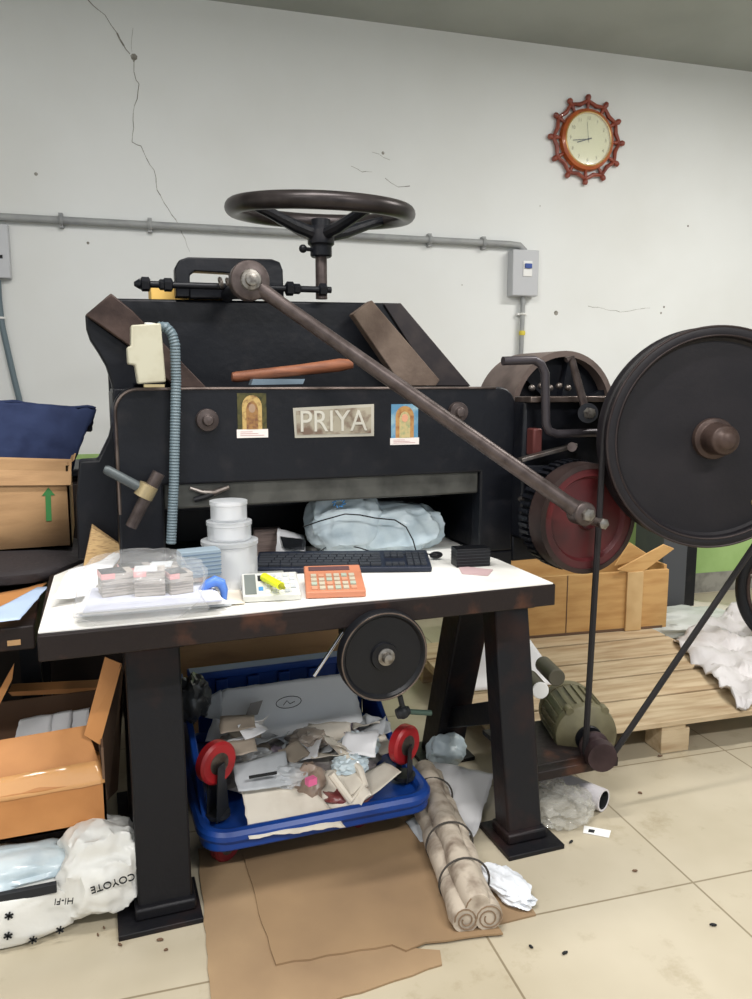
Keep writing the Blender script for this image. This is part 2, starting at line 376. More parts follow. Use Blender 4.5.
# legs (A frames)
for x, w, yf in ((.118,.135,1.93),(1.15,.115,1.90)):
    for yb, yt, d in ((yf, 2.02, .085), (2.46, 2.24, .12)):
        p, q = (x, yb, .012), (x, yt, .69)
        MB().add([(x+i*w/2, yy+j*dd/2, zz) for zz, yy, dd in ((.012, yb, d*.95), (.69, yt, d)) for j in (-1,1) for i in (-1,1)],
                 [(0,2,3,1),(4,5,7,6),(0,1,5,4),(2,6,7,3),(0,4,6,2),(1,3,7,5)]).build('leg', rustleg, mc, bevel=.006)
    MB().box((x-w/2-.012, 1.955, .69),(x+w/2+.012, 2.31, .75)).build('leg_head', rustleg, mc, bevel=.005)
    MB().bar((x, 2.0, .36), (x, 2.42, .16), .05, .07).build('leg_brace', black, mc, bevel=.004)
    px0, px1 = (0.0, .205) if x < .5 else (1.06, 1.245)
    MB().box((px0, yf-.10 if x > .5 else yf-.09, 0),(px1, yf+.09, .014)).build('foot_plate', rustleg, mc, bevel=.002)
    MB().box((x-w/2-.008, yf-.052, .014),(x+w/2+.008, yf+.052, .045)).build('foot_flange', rustleg, mc, bevel=.006)
    MB().box((x-.1, 2.38, 0),(x+.1, 2.56, .014)).build('foot_plate', rustleg, mc, bevel=.002)
# table
MB().prism([(-.134,1.782,.75),(1.172,1.782,.75),(1.172,2.19,.75),(1.20,2.75,.75),(.1,2.75,.75),(-.134,2.36,.75)], (0,0,.06)).build('table_slab', slabm, mc, bevel=.004)
# arch plate
def rrect(x0, z0, x1, z1, r, n=6):
    f = lambda x, z: (x, z); pts = [(x0, z0)]
    pts = arc((x0+r, z1-r), r, math.pi, math.pi/2, n, f)+arc((x1-r, z1-r), r, math.pi/2, 0, n, f)
    return pts
top = rrect(.057, .812, 1.275, 1.342, .06)
zi = 1.075
MB().pxz([(.057,.812)]+top+[(1.275,.812),(1.155,.812),(1.155,zi),(.178,zi),(.178,.812)], YP, YP+.06).build('front_plate', black, mc, bevel=.006)
# raised casting rim along the left top corner
f3 = lambda x, z: V((x, YP-.002, z))
MB().tube([V((.062,YP-.001,1.0))]+arc((.122,1.277), .06, math.pi, math.pi/2, 8, f3)+[V((.3,YP-.001,1.339)), V((1.2,YP-.001,1.339))], .004, 6).build('plate_edge', wearm, mc)
MB().box((.178,2.215,1.005),(1.155,2.29,1.078)).build('clamp_bar', graym, mc, bevel=.006)
bgz = PY(445,489,2.49).z
MB().box((.178,2.50,bgz-.03),(1.155,2.56,bgz+.07)).build('knife_beam', black, mc, bevel=.003)
cb = MB()
for k in range(17):
    x = .2+.046*k
    cb.prism([(x,2.494,bgz-.012),(x+.022,2.494,bgz-.012),(x+.034,2.494,bgz+.012),(x+.012,2.494,bgz+.012)], (0,.006,0))
cb.build('gauge_marks_glints', graym, mc)  # lighter slats on the dark beam; the left ones are painted glints
p0, p1 = PY(430,490,2.49), PY(459,488,2.49)
MB().box((p0.x,2.486,p0.z-.010),(p1.x,2.494,p0.z+.012)).build('green_tape', mat('green_tape', (150,196,120), .5), mc)
MB().box((.06,2.70,.812),(1.2,2.75,1.40)).build('rear_plate', black, mc, bevel=.004)
MB().box((1.157,2.2,.66),(1.275,2.46,.812)).build('frame_foot', black, mc, bevel=.004)
for x in (.058, 1.165): MB().box((x,YP+.06,.812),(x+.1,2.70,1.33)).build('side_frame', black, mc, bevel=.006)
MB().box((.06,2.255,1.29),(1.26,2.56,1.338)).build('top_ledge', black, mc, bevel=.004)
# back panel
yb = 2.5
pp = [PY(*p, yb) for p in ((106,298),(400,303),(470,386),(470,400),(125,400))]
MB().prism(pp, (0,.05,0)).build('back_panel', black, mc, bevel=.008)
pp = [PY(*p, yb-.012) for p in ((384,304),(401,303),(471,386),(436,386))]
MB().prism(pp, (0,.012,0)).build('panel_wing', mat('panel_wing', (52,48,50), .5, .2, col2=(74,66,64), scale=10), mc, bevel=.003)
pp = [PY(*p, 2.33) for p in ((85,315),(111,293),(133,311),(207,388),(176,388),(128,345),(100,325))]
MB().prism(pp, (0,.16,0)).build('panel_wing', rustm, mc, bevel=.004)
ck2 = [(85,314),(86,328),(90,340),(98,352),(106,366),(112,385),(114,405),(113,420),(109,437),(98,460),(79,461),(76,500),(78,560),(135,560),(135,385),(170,386),(128,345)]
MB().prism([PY(*p, 2.36) for p in ck2], (0,.08,0)).build('side_cheek', black, mc, bevel=.006)
# top bracket with slot
yk = 2.47
outer = [(176,297),(175,268),(179,260),(188,257),(272,259),(280,262),(283,270),(284,297)]
hole = [(236,297),(236,284),(231,283),(231,273),(195,271),(190,275),(190,297)]
MB().prism([PY(*p, yk) for p in outer+hole[::1]], (0,.05,0)).build('pivot_bracket', black, mc, bevel=.004)
MB().prism([PY(*p, yk) for p in ((190,284),(284,286),(284,298),(190,298))], (0,.05,0)).build('pivot_bracket', black, mc, bevel=.003)
A, B = PY(140,284,2.44), PY(331,290,2.44)
ts = MB().tube([A, B], .010, 12).build('adjusting_screw', black, mc)
for px, r in ((145,.021),(162,.016),(166,.02),(287,.022),(294,.016),(322,.02)):
    c = A.lerp(B, (px-140)/191.); MB().lathe([(r*.7,-.014),(r,-.01),(r,.01),(r*.7,.014)], c, B-A, 6).build('nut', black, mc)
MB().cyl(PY(140,284,2.44), PY(134,284,2.44), .016, .006).build('screw_tip', black, mc)
for px, rr in ((221,.014),(228,.012)):
    c = PY(px,283,2.42); MB().torus(c, (1,0,.3), rr, .005, 18, 6).build('spring_washer', steel, mc)
# hand wheel
hc = PY(321,212,2.46); hc.x = PY(321,245,2.46).x
MB().cyl((hc.x,2.46,PY(321,299,2.46).z),(hc.x,2.46,hc.z-.03), .0185).build('wheel_shaft', rodm, mc)
tl = Matrix.Rotation(R(5.2), 3, 'X')
axw = tl @ V((0,0,-1))
hw = MB().torus(hc, axw, .272, .026, 72, 16).build('hand_wheel', mat('handwheel_iron', (58,53,53), .34, .5, col2=(40,36,36), scale=12), mc)
hb = hc+V((0,0,-.068))
MB().lathe([(.036,-.035),(.042,-.03),(.042,.01),(.03,.025),(.03,.045),(0,.05)], hb, (0,0,1), 28).build('wheel_hub', black, hw)
for k, a0 in enumerate((200, 290, 20, 110)):
    d = V((math.cos(R(a0)), math.sin(R(a0)), 0)); e = hc+tl @ (d*.262); s_ = hb+d*.03
    MB().tube([s_, s_.lerp(e,.3)+V((0,0,-.004)), s_.lerp(e,.7), e], [.02,.019,.016,.014], 10).build('wheel_spoke', rustm if k == 3 else black, hw)
cl = hb+V((0,0,-.05)); MB().lathe([(.03,-.02),(.034,-.016),(.034,.02),(.03,.024)], cl, (0,0,1), 24).build('shaft_collar', black, mc)
MB().cyl(cl+V((-.03,-.01,0)), cl+V((-.062,-.02,0)), .006).ball(cl+V((-.064,-.02,0)), .013).build('collar_screw', black, mc)
# connecting rod
YA = 2.12; A = PY(249,281,YA); B = PY(581,513,1.845)
MB().cyl(A+V((0,.03,0)), A+V((0,.36,0)), .02).build('pivot_pin', black, mc)
d = (B-A).normalized()
rod = MB().tube([A+d*.03, A+d*.1, A.lerp(B,.5), B-d*.06, B-d*.01], [.021,.0185,.0205,.022,.026], 18).build('connecting_rod', rodm, mc)
MB().lathe([(.035,-.026),(.052,-.02),(.052,.02),(.035,.026)], A, (0,1,0), 32).build('rod_eye', rodm, rod, bevel=.003)
MB().lathe([(.010,-.048),(.0165,-.046),(.018,-.034),(.026,-.032),(.03,-.024)], A, (0,1,0), 20).build('eye_bolt', nutm, rod)
MB().lathe([(.02,-.03),(.034,-.024),(.034,.024),(.02,.03)], B, (0,1,0), 28).build('rod_eye', rodm, rod, bevel=.003)
MB().lathe([(.010,-.044),(.018,-.042),(.02,-.03)], B, (0,1,0), 6).build('eye_bolt', nutm, rod)
# crank disc
rc = PY(588,519,1.95)
cd_ = MB().lathe([(0,.0),(.03,.0),(.03,-.006),(.035,.006),(.122,.010),(.13,-.004),(.162,-.004),(.165,0),(.165,.055),(.13,.06),(0,.06)][::-1], (rc.x,1.95,rc.z), (0,1,0), 64)
crank = cd_.build('crank_disc', redm, mc)
MB().lathe([(.152,.002),(.152,-.008),(.167,-.006),(.168,.06),(.152,.062)], (rc.x,1.95,rc.z), (0,1,0), 64, True).build('disc_rim', mat('dark_rim', (56,44,42), .5, .2, col2=(38,29,28), scale=10), crank)
tg = MB().lathe([(.02,.065),(.16,.065),(.16,.115),(.02,.115)], (rc.x,1.95,rc.z), (0,1,0), 64)
for k in range(48):
    a0 = 2*math.pi*k/48; dd = V((math.cos(a0),0,math.sin(a0))); c = V((rc.x,2.04,rc.z)); tg.bar(c+dd*.155, c+dd*.172, .05, .011, dd.cross(V((0,1,0))))
tg.build('crank_gear', black, mc)
e2 = PY(593,521,1.9); MB().cyl(e2+V((0,-.045,0)), e2+V((0,.05,0)), .013).lathe([(.010,-.058),(.0165,-.055),(.017,-.045)], e2, (0,1,0), 6).build('crank_pin', nutm, crank)
MB().cyl((rc.x,2.0,rc.z),(rc.x,2.3,rc.z), .035).build('crank_shaft', black, mc)
# gear housing right of the arch
MB().box((1.275,2.2,.775),(1.43,2.46,.86)).build('housing_bracket', black, mc, bevel=.006)
MB().box((1.27,2.14,.86),(1.58,2.5,1.30)).build('gear_housing', black, mc, bevel=.01)
MB().box((1.27,2.10,1.295),(1.62,2.2,1.312)).build('housing_rail', wearm, mc, bevel=.002)
MB().box((1.283,2.10,1.13),(1.315,2.15,1.215)).build('bearing_cap', mat('dark_red_iron', (84,44,42), .5, .2), mc, bevel=.006)
MB().bar(PY(520,460,2.08), PY(575,445,2.08), .03, .012).build('link_bar', steel, mc, bevel=.002)
MB().bar(PY(515,470,2.08), PY(560,470,2.08), .03, .03).build('link_bar', black, mc, bevel=.002)
MB().cyl(PY(572,447,2.14), PY(572,447,1.98), .014).build('stud', rodm, mc)
MB().tube([PY(*p,2.1) for p in ((520,498),(526,504),(545,503),(560,497))], .009, 8).build('oil_pipe', steel, mc)
# drum guard
dc_ = PY(561,411,2.34)
dm = MB().lathe([(.185,.01),(.185,-.02),(.205,-.02),(.205,.24),(.185,.24)], dc_, (0,1,0), 56, True).build('clutch_drum', mat('drum_iron', (108,94,88), .5, .2, col2=(70,58,54), scale=8), mc)
MB().lathe([(.0,.03),(.19,.03),(.19,.05),(0,.05)], dc_, (0,1,0), 48).build('drum_web', black, dm)
for a0 in (20,80,140,200):
    dd = V((math.cos(R(a0)),0,math.sin(R(a0)))); MB().bar(dc_+V((0,.012,0)), dc_+dd*.188+V((0,.012,0)), .02, .03, (0,1,0)).build('drum_spoke', black, dm)
MB().lathe([(.03,-.05),(.05,-.04),(.05,.03)], dc_, (0,1,0), 24).build('drum_hub', black, dm)
for i in range(5):
    c = PY(532+i*9,388-(i%2)*2,2.25); MB().ball(c,.011).build('drum_bolt', steel, mc)
# levers
MB().tube([PY(*p,2.08) for p in ((503,361),(534,360),(541,364),(545,373),(546,424),(549,431),(557,434),(612,432))], .0135, 12).build('bent_lever', mat('lever_iron', (70,66,70), .4, .5), mc)
A2, B2 = PY(571,357,2.06), PY(585,408,2.06)
MB().tube([PY(566,360,2.06), A2, B2], [.009,.011,.013], 10).build('stop_lever', rodm, mc)
MB().cyl(PY(588,413,2.0), PY(588,413,2.14), .03).build('lever_boss', black, mc)
MB().lathe([(.007,-.02),(.016,-.018),(.017,0)], PY(588,413,2.0), (0,1,0), 6).build('lever_nut', nutm, mc)
# flywheel
fa = R(-17); fn = V((-math.sin(R(17)), -math.cos(R(17)), 0)); fu = V((fn.y*-1, fn.x, 0))   # front normal, in-plane right
fu = V((math.cos(R(17)), -math.sin(R(17)), 0))
FC = PY(710,438,1.82)
fw = MB().lathe([(0,.012),(.04,.012),(.280,.012),(.288,.018),(.291,.034),(.296,.037),(.316,.036),(.322,.032),(.322,.012),(.308,-.008),(.308,-.02),(.322,-.04),(.322,-.052),(.3,-.058),(.27,-.02),(0,-.02)], FC, fn, 96).build('flywheel', flym, mc)
MB().torus(FC+fn*.036, fn, .2945, .003, 96, 8).build('rim_lip', flyrim, fw)
MB().torus(FC+fn*.033, fn, .319, .004, 96, 8).build('rim_lip', flyrim, fw)
MB().lathe([(.06,.01),(.06,.03),(.046,.034),(.044,.085),(.04,.095),(.028,.102),(.026,.106),(.018,.112),(0,.114)], FC, fn, 40).build('flywheel_hub', rustm, fw, bevel=.002)
hbv = PY(748,500,1.70); MB().lathe([(0,.022),(.008,.02),(.01,.01)], FC+fu*.14+V((0,0,-.19)), fn, 16).build('rim_bolt', brass, fw)
MB().lathe([(0,.022),(.008,.02),(.01,.01)], FC+fu*.15+V((0,0,.01)), fn, 16).build('rim_bolt', brass, fw)
MB().cyl(FC-fn*.02, FC-fn*.36, .03).build('flywheel_shaft', rodm, mc)
MB().box((1.58,2.12,1.12),(1.80,2.2,1.26)).build('shaft_bearing', black, mc, bevel=.01)
# motor bracket
MB().box((1.19,1.90,.165),(1.50,1.94,.195)).build('motor_bracket', slabm, mc, bevel=.003)
MB().box((1.19,1.94,.18),(1.50,2.22,.195)).build('motor_bracket', slabm, mc, bevel=.002)
# small hand pulley under table
pc = PY(385,657,1.75)
spw = MB().lathe([(0,.0),(.034,.0),(.036,.008),(.1,.008),(.106,.0),(.114,.0),(.117,.005),(.117,.03),(.10,.035),(0,.03)], pc, (0,1,0), 64).build('adjusting_wheel', blackp, mc)
MB().lathe([(0,-.024),(.012,-.022),(.014,-.006),(.022,-.004),(.022,.002)], pc+V((.003,0,0)), (0,1,0), 24).build('wheel_nut', nutm, spw)
MB().torus(pc+V((0,.002,0)), (0,1,0), .112, .003, 64, 6).build('wheel_lip', wearm, spw)
MB().cyl(pc+V((0,.03,0)), (pc.x,2.3,pc.z), .014).build('feed_screw', steel, mc)
MB().box((pc.x-.03,2.0,pc.z-.03),(pc.x+.03,2.05,.75)).build('screw_hanger', black, mc, bevel=.004)
MB().cyl(PY(343,632,1.9), PY(314,676,1.9), .005).build('thin_lever', silver, mc)
vz = PY(403,712,2.0); MB().ball(vz, .02).lathe([(.015,-.02),(.02,0),(.012,.02)], vz, (1,0,.2), 10).cyl(vz+V((0,0,.01)), vz+V((-.01,0,.05)), .008).build('grease_cup', darkp, mc)
MB().cyl(vz+V((.01,0,0)), PY(431,713,2.0), .008).build('grease_pipe', mat('green_pipe', (70,90,80), .5), mc)
# bolts, tee tool
for p in ((207,420),(457,412)):
    c = PY(*p, YP); MB().lathe([(0,.034),(.013,.032),(.016,.024),(.016,.02),(.03,.018),(.032,0)], c, (0,-1,0), 24).build('plate_bolt', rodm, mc, bevel=.001)
c = PY(441,411,YP)
nk = PY(146,491,2.165)
MB().tube([PY(104,469,2.15), PY(107,470,2.15), PY(139,487,2.15)], [.009,.013,.0135], 12).build('clamp_handle', mat('handle_grey', (82,88,90), .45, .3), mc)
MB().tube([PY(159,473,2.15), PY(146,497,2.15), PY(131,527,2.15)], [.017,.017,.015], 14).build('clamp_stem', rodm, mc)
MB().lathe([(.016,-.02),(.026,-.018),(.026,.018),(.016,.02)], PY(146,491,2.15), PY(159,473,2.15)-PY(131,527,2.15), 20).build('clamp_nut', brass, mc)
MB().cyl(PY(146,491,2.15), PY(146,491,YP+.01), .014).build('clamp_stud', black, mc)
# nameplate
def platequad(name, pts, m, parent, y, t=.002):
    return MB().prism([PY(*p, y) for p in pts], (0, t, 0)).build(name, m, parent)
npm = mat('name_plate', (160,153,136), .5, .1, col2=(112,92,78), scale=30, lo=.45, hi=.65)
npl = platequad('name_plate', [(293,408),(374,404),(374,436),(295,438)], mat('name_plate_rim', (174,170,158), .5, .1), mc, YP-.003, .003)
platequad('plate_field', [(296,411),(371,407),(371,433),(297,435)], npm, npl, YP-.0045, .002)
cxy = PY(333.5,422,YP-.0055)
text('PRIYA', .088, Matrix.Translation(cxy) @ UP, mat('plate_letters', (194,191,180), .5), 'lettering', npl, .0008, sx=.9)
# stickers
def sticker(x0, y0, x1, y1, bg, fig, halo, strip, stripm, green):
    c0, c1 = PY(x0,y1,YP), PY(x1,y0,YP); w = c1.x-c0.x; h = c1.z-c0.z; P = lambda u, v, k=0: (c0.x+u*w, YP-.0015-k*.0006, c0.z+v*h)
    s_ = MB().prism([P(0,0),P(1,0),P(1,1),P(0,1)], (0,.0015,0)).build('sticker', bg, mc)
    MB().prism([P(-.04,0,1),P(1.04,0,1),P(1.04,strip,1),P(-.04,strip,1)], (0,.0006,0)).build('caption_strip', stripm, s_)
    f2 = lambda x, z: P(x, z, 1)
    ar = [P(.16,strip,1)]+arc((.5,.7), .34, math.pi, 0, 12, lambda x, z: P(x, .7+(z-.7)*.75, 1))+[P(.84,strip,1)]
    MB().prism(ar, (0,.0006,0)).build('arch_print', halo, s_)
    ar = [P(.3,strip,2)]+arc((.5,.62), .2, math.pi, 0, 10, lambda x, z: P(x, z, 2))+[P(.7,strip,2)]
    MB().prism(ar, (0,.0006,0)).build('figure_print', fig, s_)
    ov = [P(.5+.12*math.cos(t*.5), .66+.1*math.sin(t*.5), 3) for t in range(12)]
    MB().prism(ov, (0,.0006,0)).build('figure_print', green, s_)
    for i in range(3):
        MB().prism([P(.08,strip*(.25+.22*i),2),P(.9-.2*i,strip*(.25+.22*i),2),P(.9-.2*i,strip*(.3+.22*i),2),P(.08,strip*(.3+.22*i),2)], (0,.0005,0)).build('caption_print', mat('caption_red', (170,120,120), .6), s_)
ochre = mat('ochre_print', (178,150,92), .5, col2=(112,78,44), scale=80)
sticker(238,393,266,438, mat('dark_print', (76,72,40), .5, col2=(40,44,30), scale=60), mat('brown_print', (142,104,58), .5, col2=(96,58,40), scale=90), ochre, .19, mat('caption_white', (222,214,210), .6), mat('pale_print', (150,124,100), .5))
sticker(391,404,418,445, mat('sky_print', (84,132,164), .5, col2=(146,172,178), scale=26), mat('cream_print', (180,164,118), .5, col2=(140,150,110), scale=90), mat('gold_print', (172,130,76), .5, col2=(140,92,52), scale=70), .17, MATS['caption_white'], mat('rose_print', (206,150,120), .5))

# drive belt (in flywheel plane)
PU = -.283; PCc = FC+fu*PU-fn*.014; PCc.z = PY(605,748,PCc.y).z; pr = .042
c1 = V((0, 0)); r1 = .312; c2 = V((PU, PCc.z-FC.z)); r2 = pr+.004
dv = c2-c1; L = dv.length; th = math.atan2(dv.y, dv.x); ph = math.acos((r1-r2)/L)
pts2 = []
a_s, a_e = th+ph, th-ph+2*math.pi
for i in range(49): a0 = a_s+(a_e-a_s)*i/48; pts2.append(c1+V((math.cos(a0), math.sin(a0)))*r1)
for i in range(17): a0 = th-ph+(2*ph)*i/16; pts2.append(c2+V((math.cos(a0), math.sin(a0)))*r2)
bp = [FC+fu*p.x-fn*.014+V((0,0,p.y)) for p in pts2]
belt = MB().tube(bp, .0095, 8, closed=True).build('drive_belt', rubber); tag(belt, 'long black rubber belt looping from the flywheel down to the motor pulley', 'belt')
# motor
mt = thing('electric_motor', 'olive green electric motor on the iron bracket right of the machine leg', 'motor', (1.37, 2.06, .195))
ma = -fn.copy()   # axis pointing back
ma = V((.06, 1, 0)).normalized() if False else ma
mcn = PCc + ma*.10 + V((-.012,0,.0))
def L_(prof, o, m, n, par=mt, seg=36, ax=ma, **k): return MB().lathe(prof, o, ax, seg).build(n, m, par, **k)
L_([(.03,-.028),(.048,-.02),(.085,-.008),(.1,.0),(.104,.02),(.1,.03)], mcn, olive, 'end_bell')
body = L_([(.096,.03),(.096,.19),(.088,.2)], mcn, olive, 'motor_body')
for k in range(24):
    a0 = 2*math.pi*k/24; dd = fu*math.cos(a0)+V((0,0,1))*math.sin(a0)
    MB().bar(mcn+ma*.035+dd*.097, mcn+ma*.18+dd*.097, .003, .012, dd).build('cooling_fin', olive, body)
L_([(.098,.19),(.102,.2),(.098,.225),(.06,.24),(0,.242)], mcn, olive, 'rear_bell')
for a0 in (55, 125, 235, 305):
    dd = fu*math.cos(R(a0))+V((0,0,1))*math.sin(R(a0)); MB().cyl(mcn-ma*.004+dd*.1, mcn+ma*.03+dd*.1, .013).build('bolt_lug', olive, mt)
L_([(.042,-.032),(.044,-.028),(.044,-.01)], mcn, blackp, 'bearing_cover')
L_([(.012,-.14),(.012,0)], mcn, steel, 'motor_shaft')
L_([(.018,-.160),(.045,-.157),(.049,-.130),(.038,-.118),(.036,-.100),(.038,-.09),(.034,-.086),(.047,-.08),(.047,-.07),(.03,-.065),(.022,-.062),(.022,-.03)], mcn, browni, 'motor_pulley')
t1, t2 = PY(557,678,2.06), PY(543,664,2.20); MB().cyl(t1, t2, .028).build('capacitor', mat('capacitor_grey', (84,80,68), .5), mt, bevel=.003)
t1, t2 = PY(540,690,2.06), PY(530,678,2.18); MB().cyl(t1, t2, .027).build('capacitor', mat('capacitor_grey', (84,80,68), .5), mt)
MB().cyl(t1, t1-(t2-t1).normalized()*.008, .027).build('capacitor_cap', white, mt, bevel=.002)
MB().box((-.05,-.08,-.09),(.05,.1,-.065), Matrix.Translation(mcn+ma*.11) @ Matrix.Rotation(-R(17),4,'Z')).build('motor_foot', blackw, mt, bevel=.003)

# switch box on the plate
sw = thing('machine_switch_box', 'beige metal switch box with a flexible grey pipe on the machine front', 'switch box', PY(148,385,2.15))
MB().prism([PY(*p, 2.13) for p in ((131,325),(161,323),(166,382),(138,384),(135,365),(128,364),(127,347),(131,346))], (0,.06,0)).build('housing', beige, sw, bevel=.004)
cpts = [PY(*p, 2.16) for p in ((158,327),(166,327),(172,334),(175,345))]+[PY(*p, 2.17) for p in ((176,380),(175,430),(174,480),(171,545))]
seg_ = []
for a_, b_ in zip(cpts[:-1], cpts[1:]):
    n_ = max(1, int((b_-a_).length/.004)); seg_ += [a_.lerp(b_, i/n_) for i in range(n_)]
MB().tube(seg_, [.0145 if i % 2 else .0125 for i in range(len(seg_))], 10).build('flexible_pipe', flex, sw)
MB().cyl(PY(150,323,2.16), PY(150,326,2.16), .014).build('gland', white, sw)

# loose things on the ledge
zl = 1.338
hnd = MB().tube([PY(232,377,2.33), PY(236,377,2.33), PY(300,370,2.33), PY(340,365,2.33), PY(352,364,2.33)], [.013,.016,.017,.02,.014], 14)
tag(hnd.build('turned_wooden_tool', handlem), 'reddish brown turned wooden handle lying on top of the machine', 'tool handle')
tag(MB().prism([PY(*p, 2.28) for p in ((251,385),(253,379),(305,379),(303,384))], (0,.04,0)).build('steel_ruler', mat('bluish_steel', (122,138,150), .4, .4)), 'pale bluish flat strip beneath the wooden handle on the machine', 'ruler')
pk = [PY(*p, 2.40) for p in ((353,314),(372,300),(440,380),(436,386),(402,386))]
tag(MB().prism(pk, (0,.045,0)).build('wooden_plank', plankm, bevel=.003), 'short grey wooden board leaning on the black panel behind the rod', 'board')
tag(MB().box((.145,2.29,zl),(.20,2.33,zl+.012)).build('putty_scrap', mat('scrap_cream', (200,184,140), .7)), 'small cream scrap lying on the ledge beside the switch box', 'scrap')
MB().box((.2,2.56,1.1),(.95,2.69,1.60)).build('rear_box', black, mc, bevel=.01)
yb_ = 2.63; p0, p1 = PY(143,297,yb_), PY(226,288,yb_)
tag(MB().box((p0.x+.02,2.57,1.60),(p1.x,2.68,p1.z)).build('yellow_carton', mat('yellow_card', (220,180,96), .7, col2=(200,160,80), scale=8), bevel=.003), 'flat yellow carton on top of the machine behind the screw bracket', 'box')

# ================================================================== TABLE TOP
TZ = .81
sh = MB().prism([(-.132,1.80,TZ),(.3,1.79,TZ),(.55,1.80,TZ),(.8,1.785,TZ),(1.165,1.785,TZ),(1.165,2.1,TZ),(1.15,2.19,TZ),(1.16,2.48,TZ),(.25,2.5,TZ),(.1,2.25,TZ),(-.03,2.5,TZ),(-.12,2.34,TZ)], (0,0,.003))
tag(sh.build('table_sheet', cloth), 'large white paper sheet covering the top of the worktable', 'paper sheet')
T = TZ+.004
sh = MB().sheet([PZ(52,600,T+.02), PZ(90,597,T+.01), PZ(128,548,T+.06), PZ(68,573,T+.05)], 12, 12, .012, 3)
tag(sh.build('plastic_sheet', paper, solid=.001), 'white rumpled sheet at the back left corner of the worktable', 'sheet')
# paper stacks
ps = thing('paper_stack', 'thin stack of white papers under the plastic bag of cards at the table front', 'papers', PZ(150,605,T))
z = T
for k in range(9):
    c = [PZ(78+random.uniform(-6,6),618-k*.6,z), PZ(222+random.uniform(-10,10),606-k*.6,z), PZ(206+random.uniform(-6,6),588-k*.6,z+.0), PZ(92+random.uniform(-6,6),594-k*.6,z)]
    MB().prism(c, (0,0,.0035)).build('paper_sheet', (paper, paperg, paper, mat('lilac_paper', (200,204,222), .7), paper)[k % 5], ps); z += .0042
zs = z
# bag with card packs
pkr = mat('pack_grey', (168,160,152), .6, col2=(120,112,106), scale=70, lo=.48, hi=.56, stretch=(.2,.2,3))
pkp = mat('pack_pink', (222,150,150), .6, col2=(232,190,188), scale=25)
cards = []
for i, (px, py, w, h, rz, t_) in enumerate(((117,594,.075,.055,.15,0),(151,594,.07,.06,-.1,1),(179,592,.055,.05,.2,0),(136,586,.075,.05,.1,0),(166,585,.07,.05,-.2,1))):
    p = PZ(px, py, zs); p.y += .01
    c = thing('card_pack', ('card pack at the left end inside the clear bag','card pack in the front middle inside the clear bag','card pack at the right end inside the clear bag','card pack behind the left one inside the clear bag','card pack behind the right one inside the clear bag')[i], 'card pack', p, rz, 'card packs in the clear bag')
    MB().box((-w/2,-.03,0),(w/2,.03,h)).build('card_edges', pkr, c, world=False)
    MB().box((-w/2,-.03,h),(w/2*.5,.03,h+.002)).build('top_card', inkm if not t_ else paperg, c, world=False)
    MB().box((-w/2-.001,-.031,h-.012),(w/2*-.2,.031,h+.001)).build('pink_band', pkp, c, world=False)
bg = MB().blob(PZ(144,596,zs+.045)+V((0,.03,0)), (.135,.088,.086), .16, 5, 5, zmin=zs+.001, boxy=.75)
tag(bg.build('clear_plastic_bag', clear), 'clear plastic bag holding grey card packs at the left of the table', 'plastic bag')
# reels of film
def reel(px, py, z, r, h, lab):
    p = PZ(px, py, z); t = thing('plastic_tub', lab, 'plastic tub', p, 0, 'stacked translucent tubs')
    MB().lathe([(r*.94,0),(r,.004),(r,h-.012),(r*1.04,h-.01),(r*1.04,h),(r*.9,h+.001),(0,h+.001)], p, (0,0,1), 36).build('tub_body', frost, t)
    MB().lathe([(0,.003),(r*.7,.003),(r*.7,h*.8),(0,h*.8)], p, (0,0,1), 24).build('tub_contents', mat('tub_fill', (214,212,214), .6, col2=(190,190,196), scale=30), t)
    return p
b0 = PZ(233,592,T); b0.y += .075; b0.x = b0.y*PZ(231,592,T).x/PZ(231,592,T).y
hh = [(.073,.125),(.058,.050),(.048,.052)]; z = T
labs = ('widest translucent tub at the bottom of the stack behind the blue striped box','middle translucent tub of the stack of three','smallest translucent tub on top of the stack of three')
for (r, h), lab in zip(hh, labs):
    t = thing('plastic_tub', lab, 'plastic tub', (b0.x, b0.y, z), 0, 'stacked translucent tubs'); p = V((b0.x, b0.y, z))
    MB().lathe([(r*.94,0),(r,.004),(r,h-.012),(r*1.04,h-.01),(r*1.04,h),(r*.9,h+.001),(0,h+.001)], p, (0,0,1), 36).build('tub_body', frost, t)
    MB().lathe([(0,.003),(r*.7,.003),(r*.7,h*.8),(0,h*.8)], p, (0,0,1), 24).build('tub_contents', mat('tub_fill', (214,212,214), .6, col2=(190,190,196), scale=30), t)
    z += h+.002
# striped card box tilted + grey card stack
def boxthing(name, lab, cat, c, size, rz, m, extra=None, bevel=.002, group=None):
    t = thing(name, lab, cat, c, rz, group); sx, sy, sz = size
    MB().box((-sx/2,-sy/2,0),(sx/2,sy/2,sz)).build('body', m, t, world=False, bevel=bevel)
    if extra: extra(t, sx, sy, sz)
    return t
def ex(t, sx, sy, sz):
    MB().box((-sx*.42,-sy/2-.001,sz*.55),(sx*.3,-sy/2,sz*.92)).build('dark_label', darkp, t, world=False)
    MB().box((-sx*.3,-sy/2-.002,sz*.66),(sx*.15,-sy/2-.001,sz*.76)).build('white_print', white, t, world=False)
p = PZ(209,582,T); p.y += .03
boxthing('card_box', 'small grey card box with a dark label below the blue striped packet', 'box', p, (.075,.05,.055), -.1, mat('grey_card', (172,164,164), .6, col2=(200,160,160), scale=20), ex)
p = PZ(203,578,T+.057); p.y += .03; p.x -= .005; p.z = T+.057
def ex(t, sx, sy, sz):
    for k in range(6): MB().box((-sx/2-.001,-sy/2-.001,sz*(.1+.15*k)),(sx/2+.001,sy/2,sz*(.13+.15*k))).build('printed_line', mat('stripe_print', (98,118,140), .6), t, world=False)
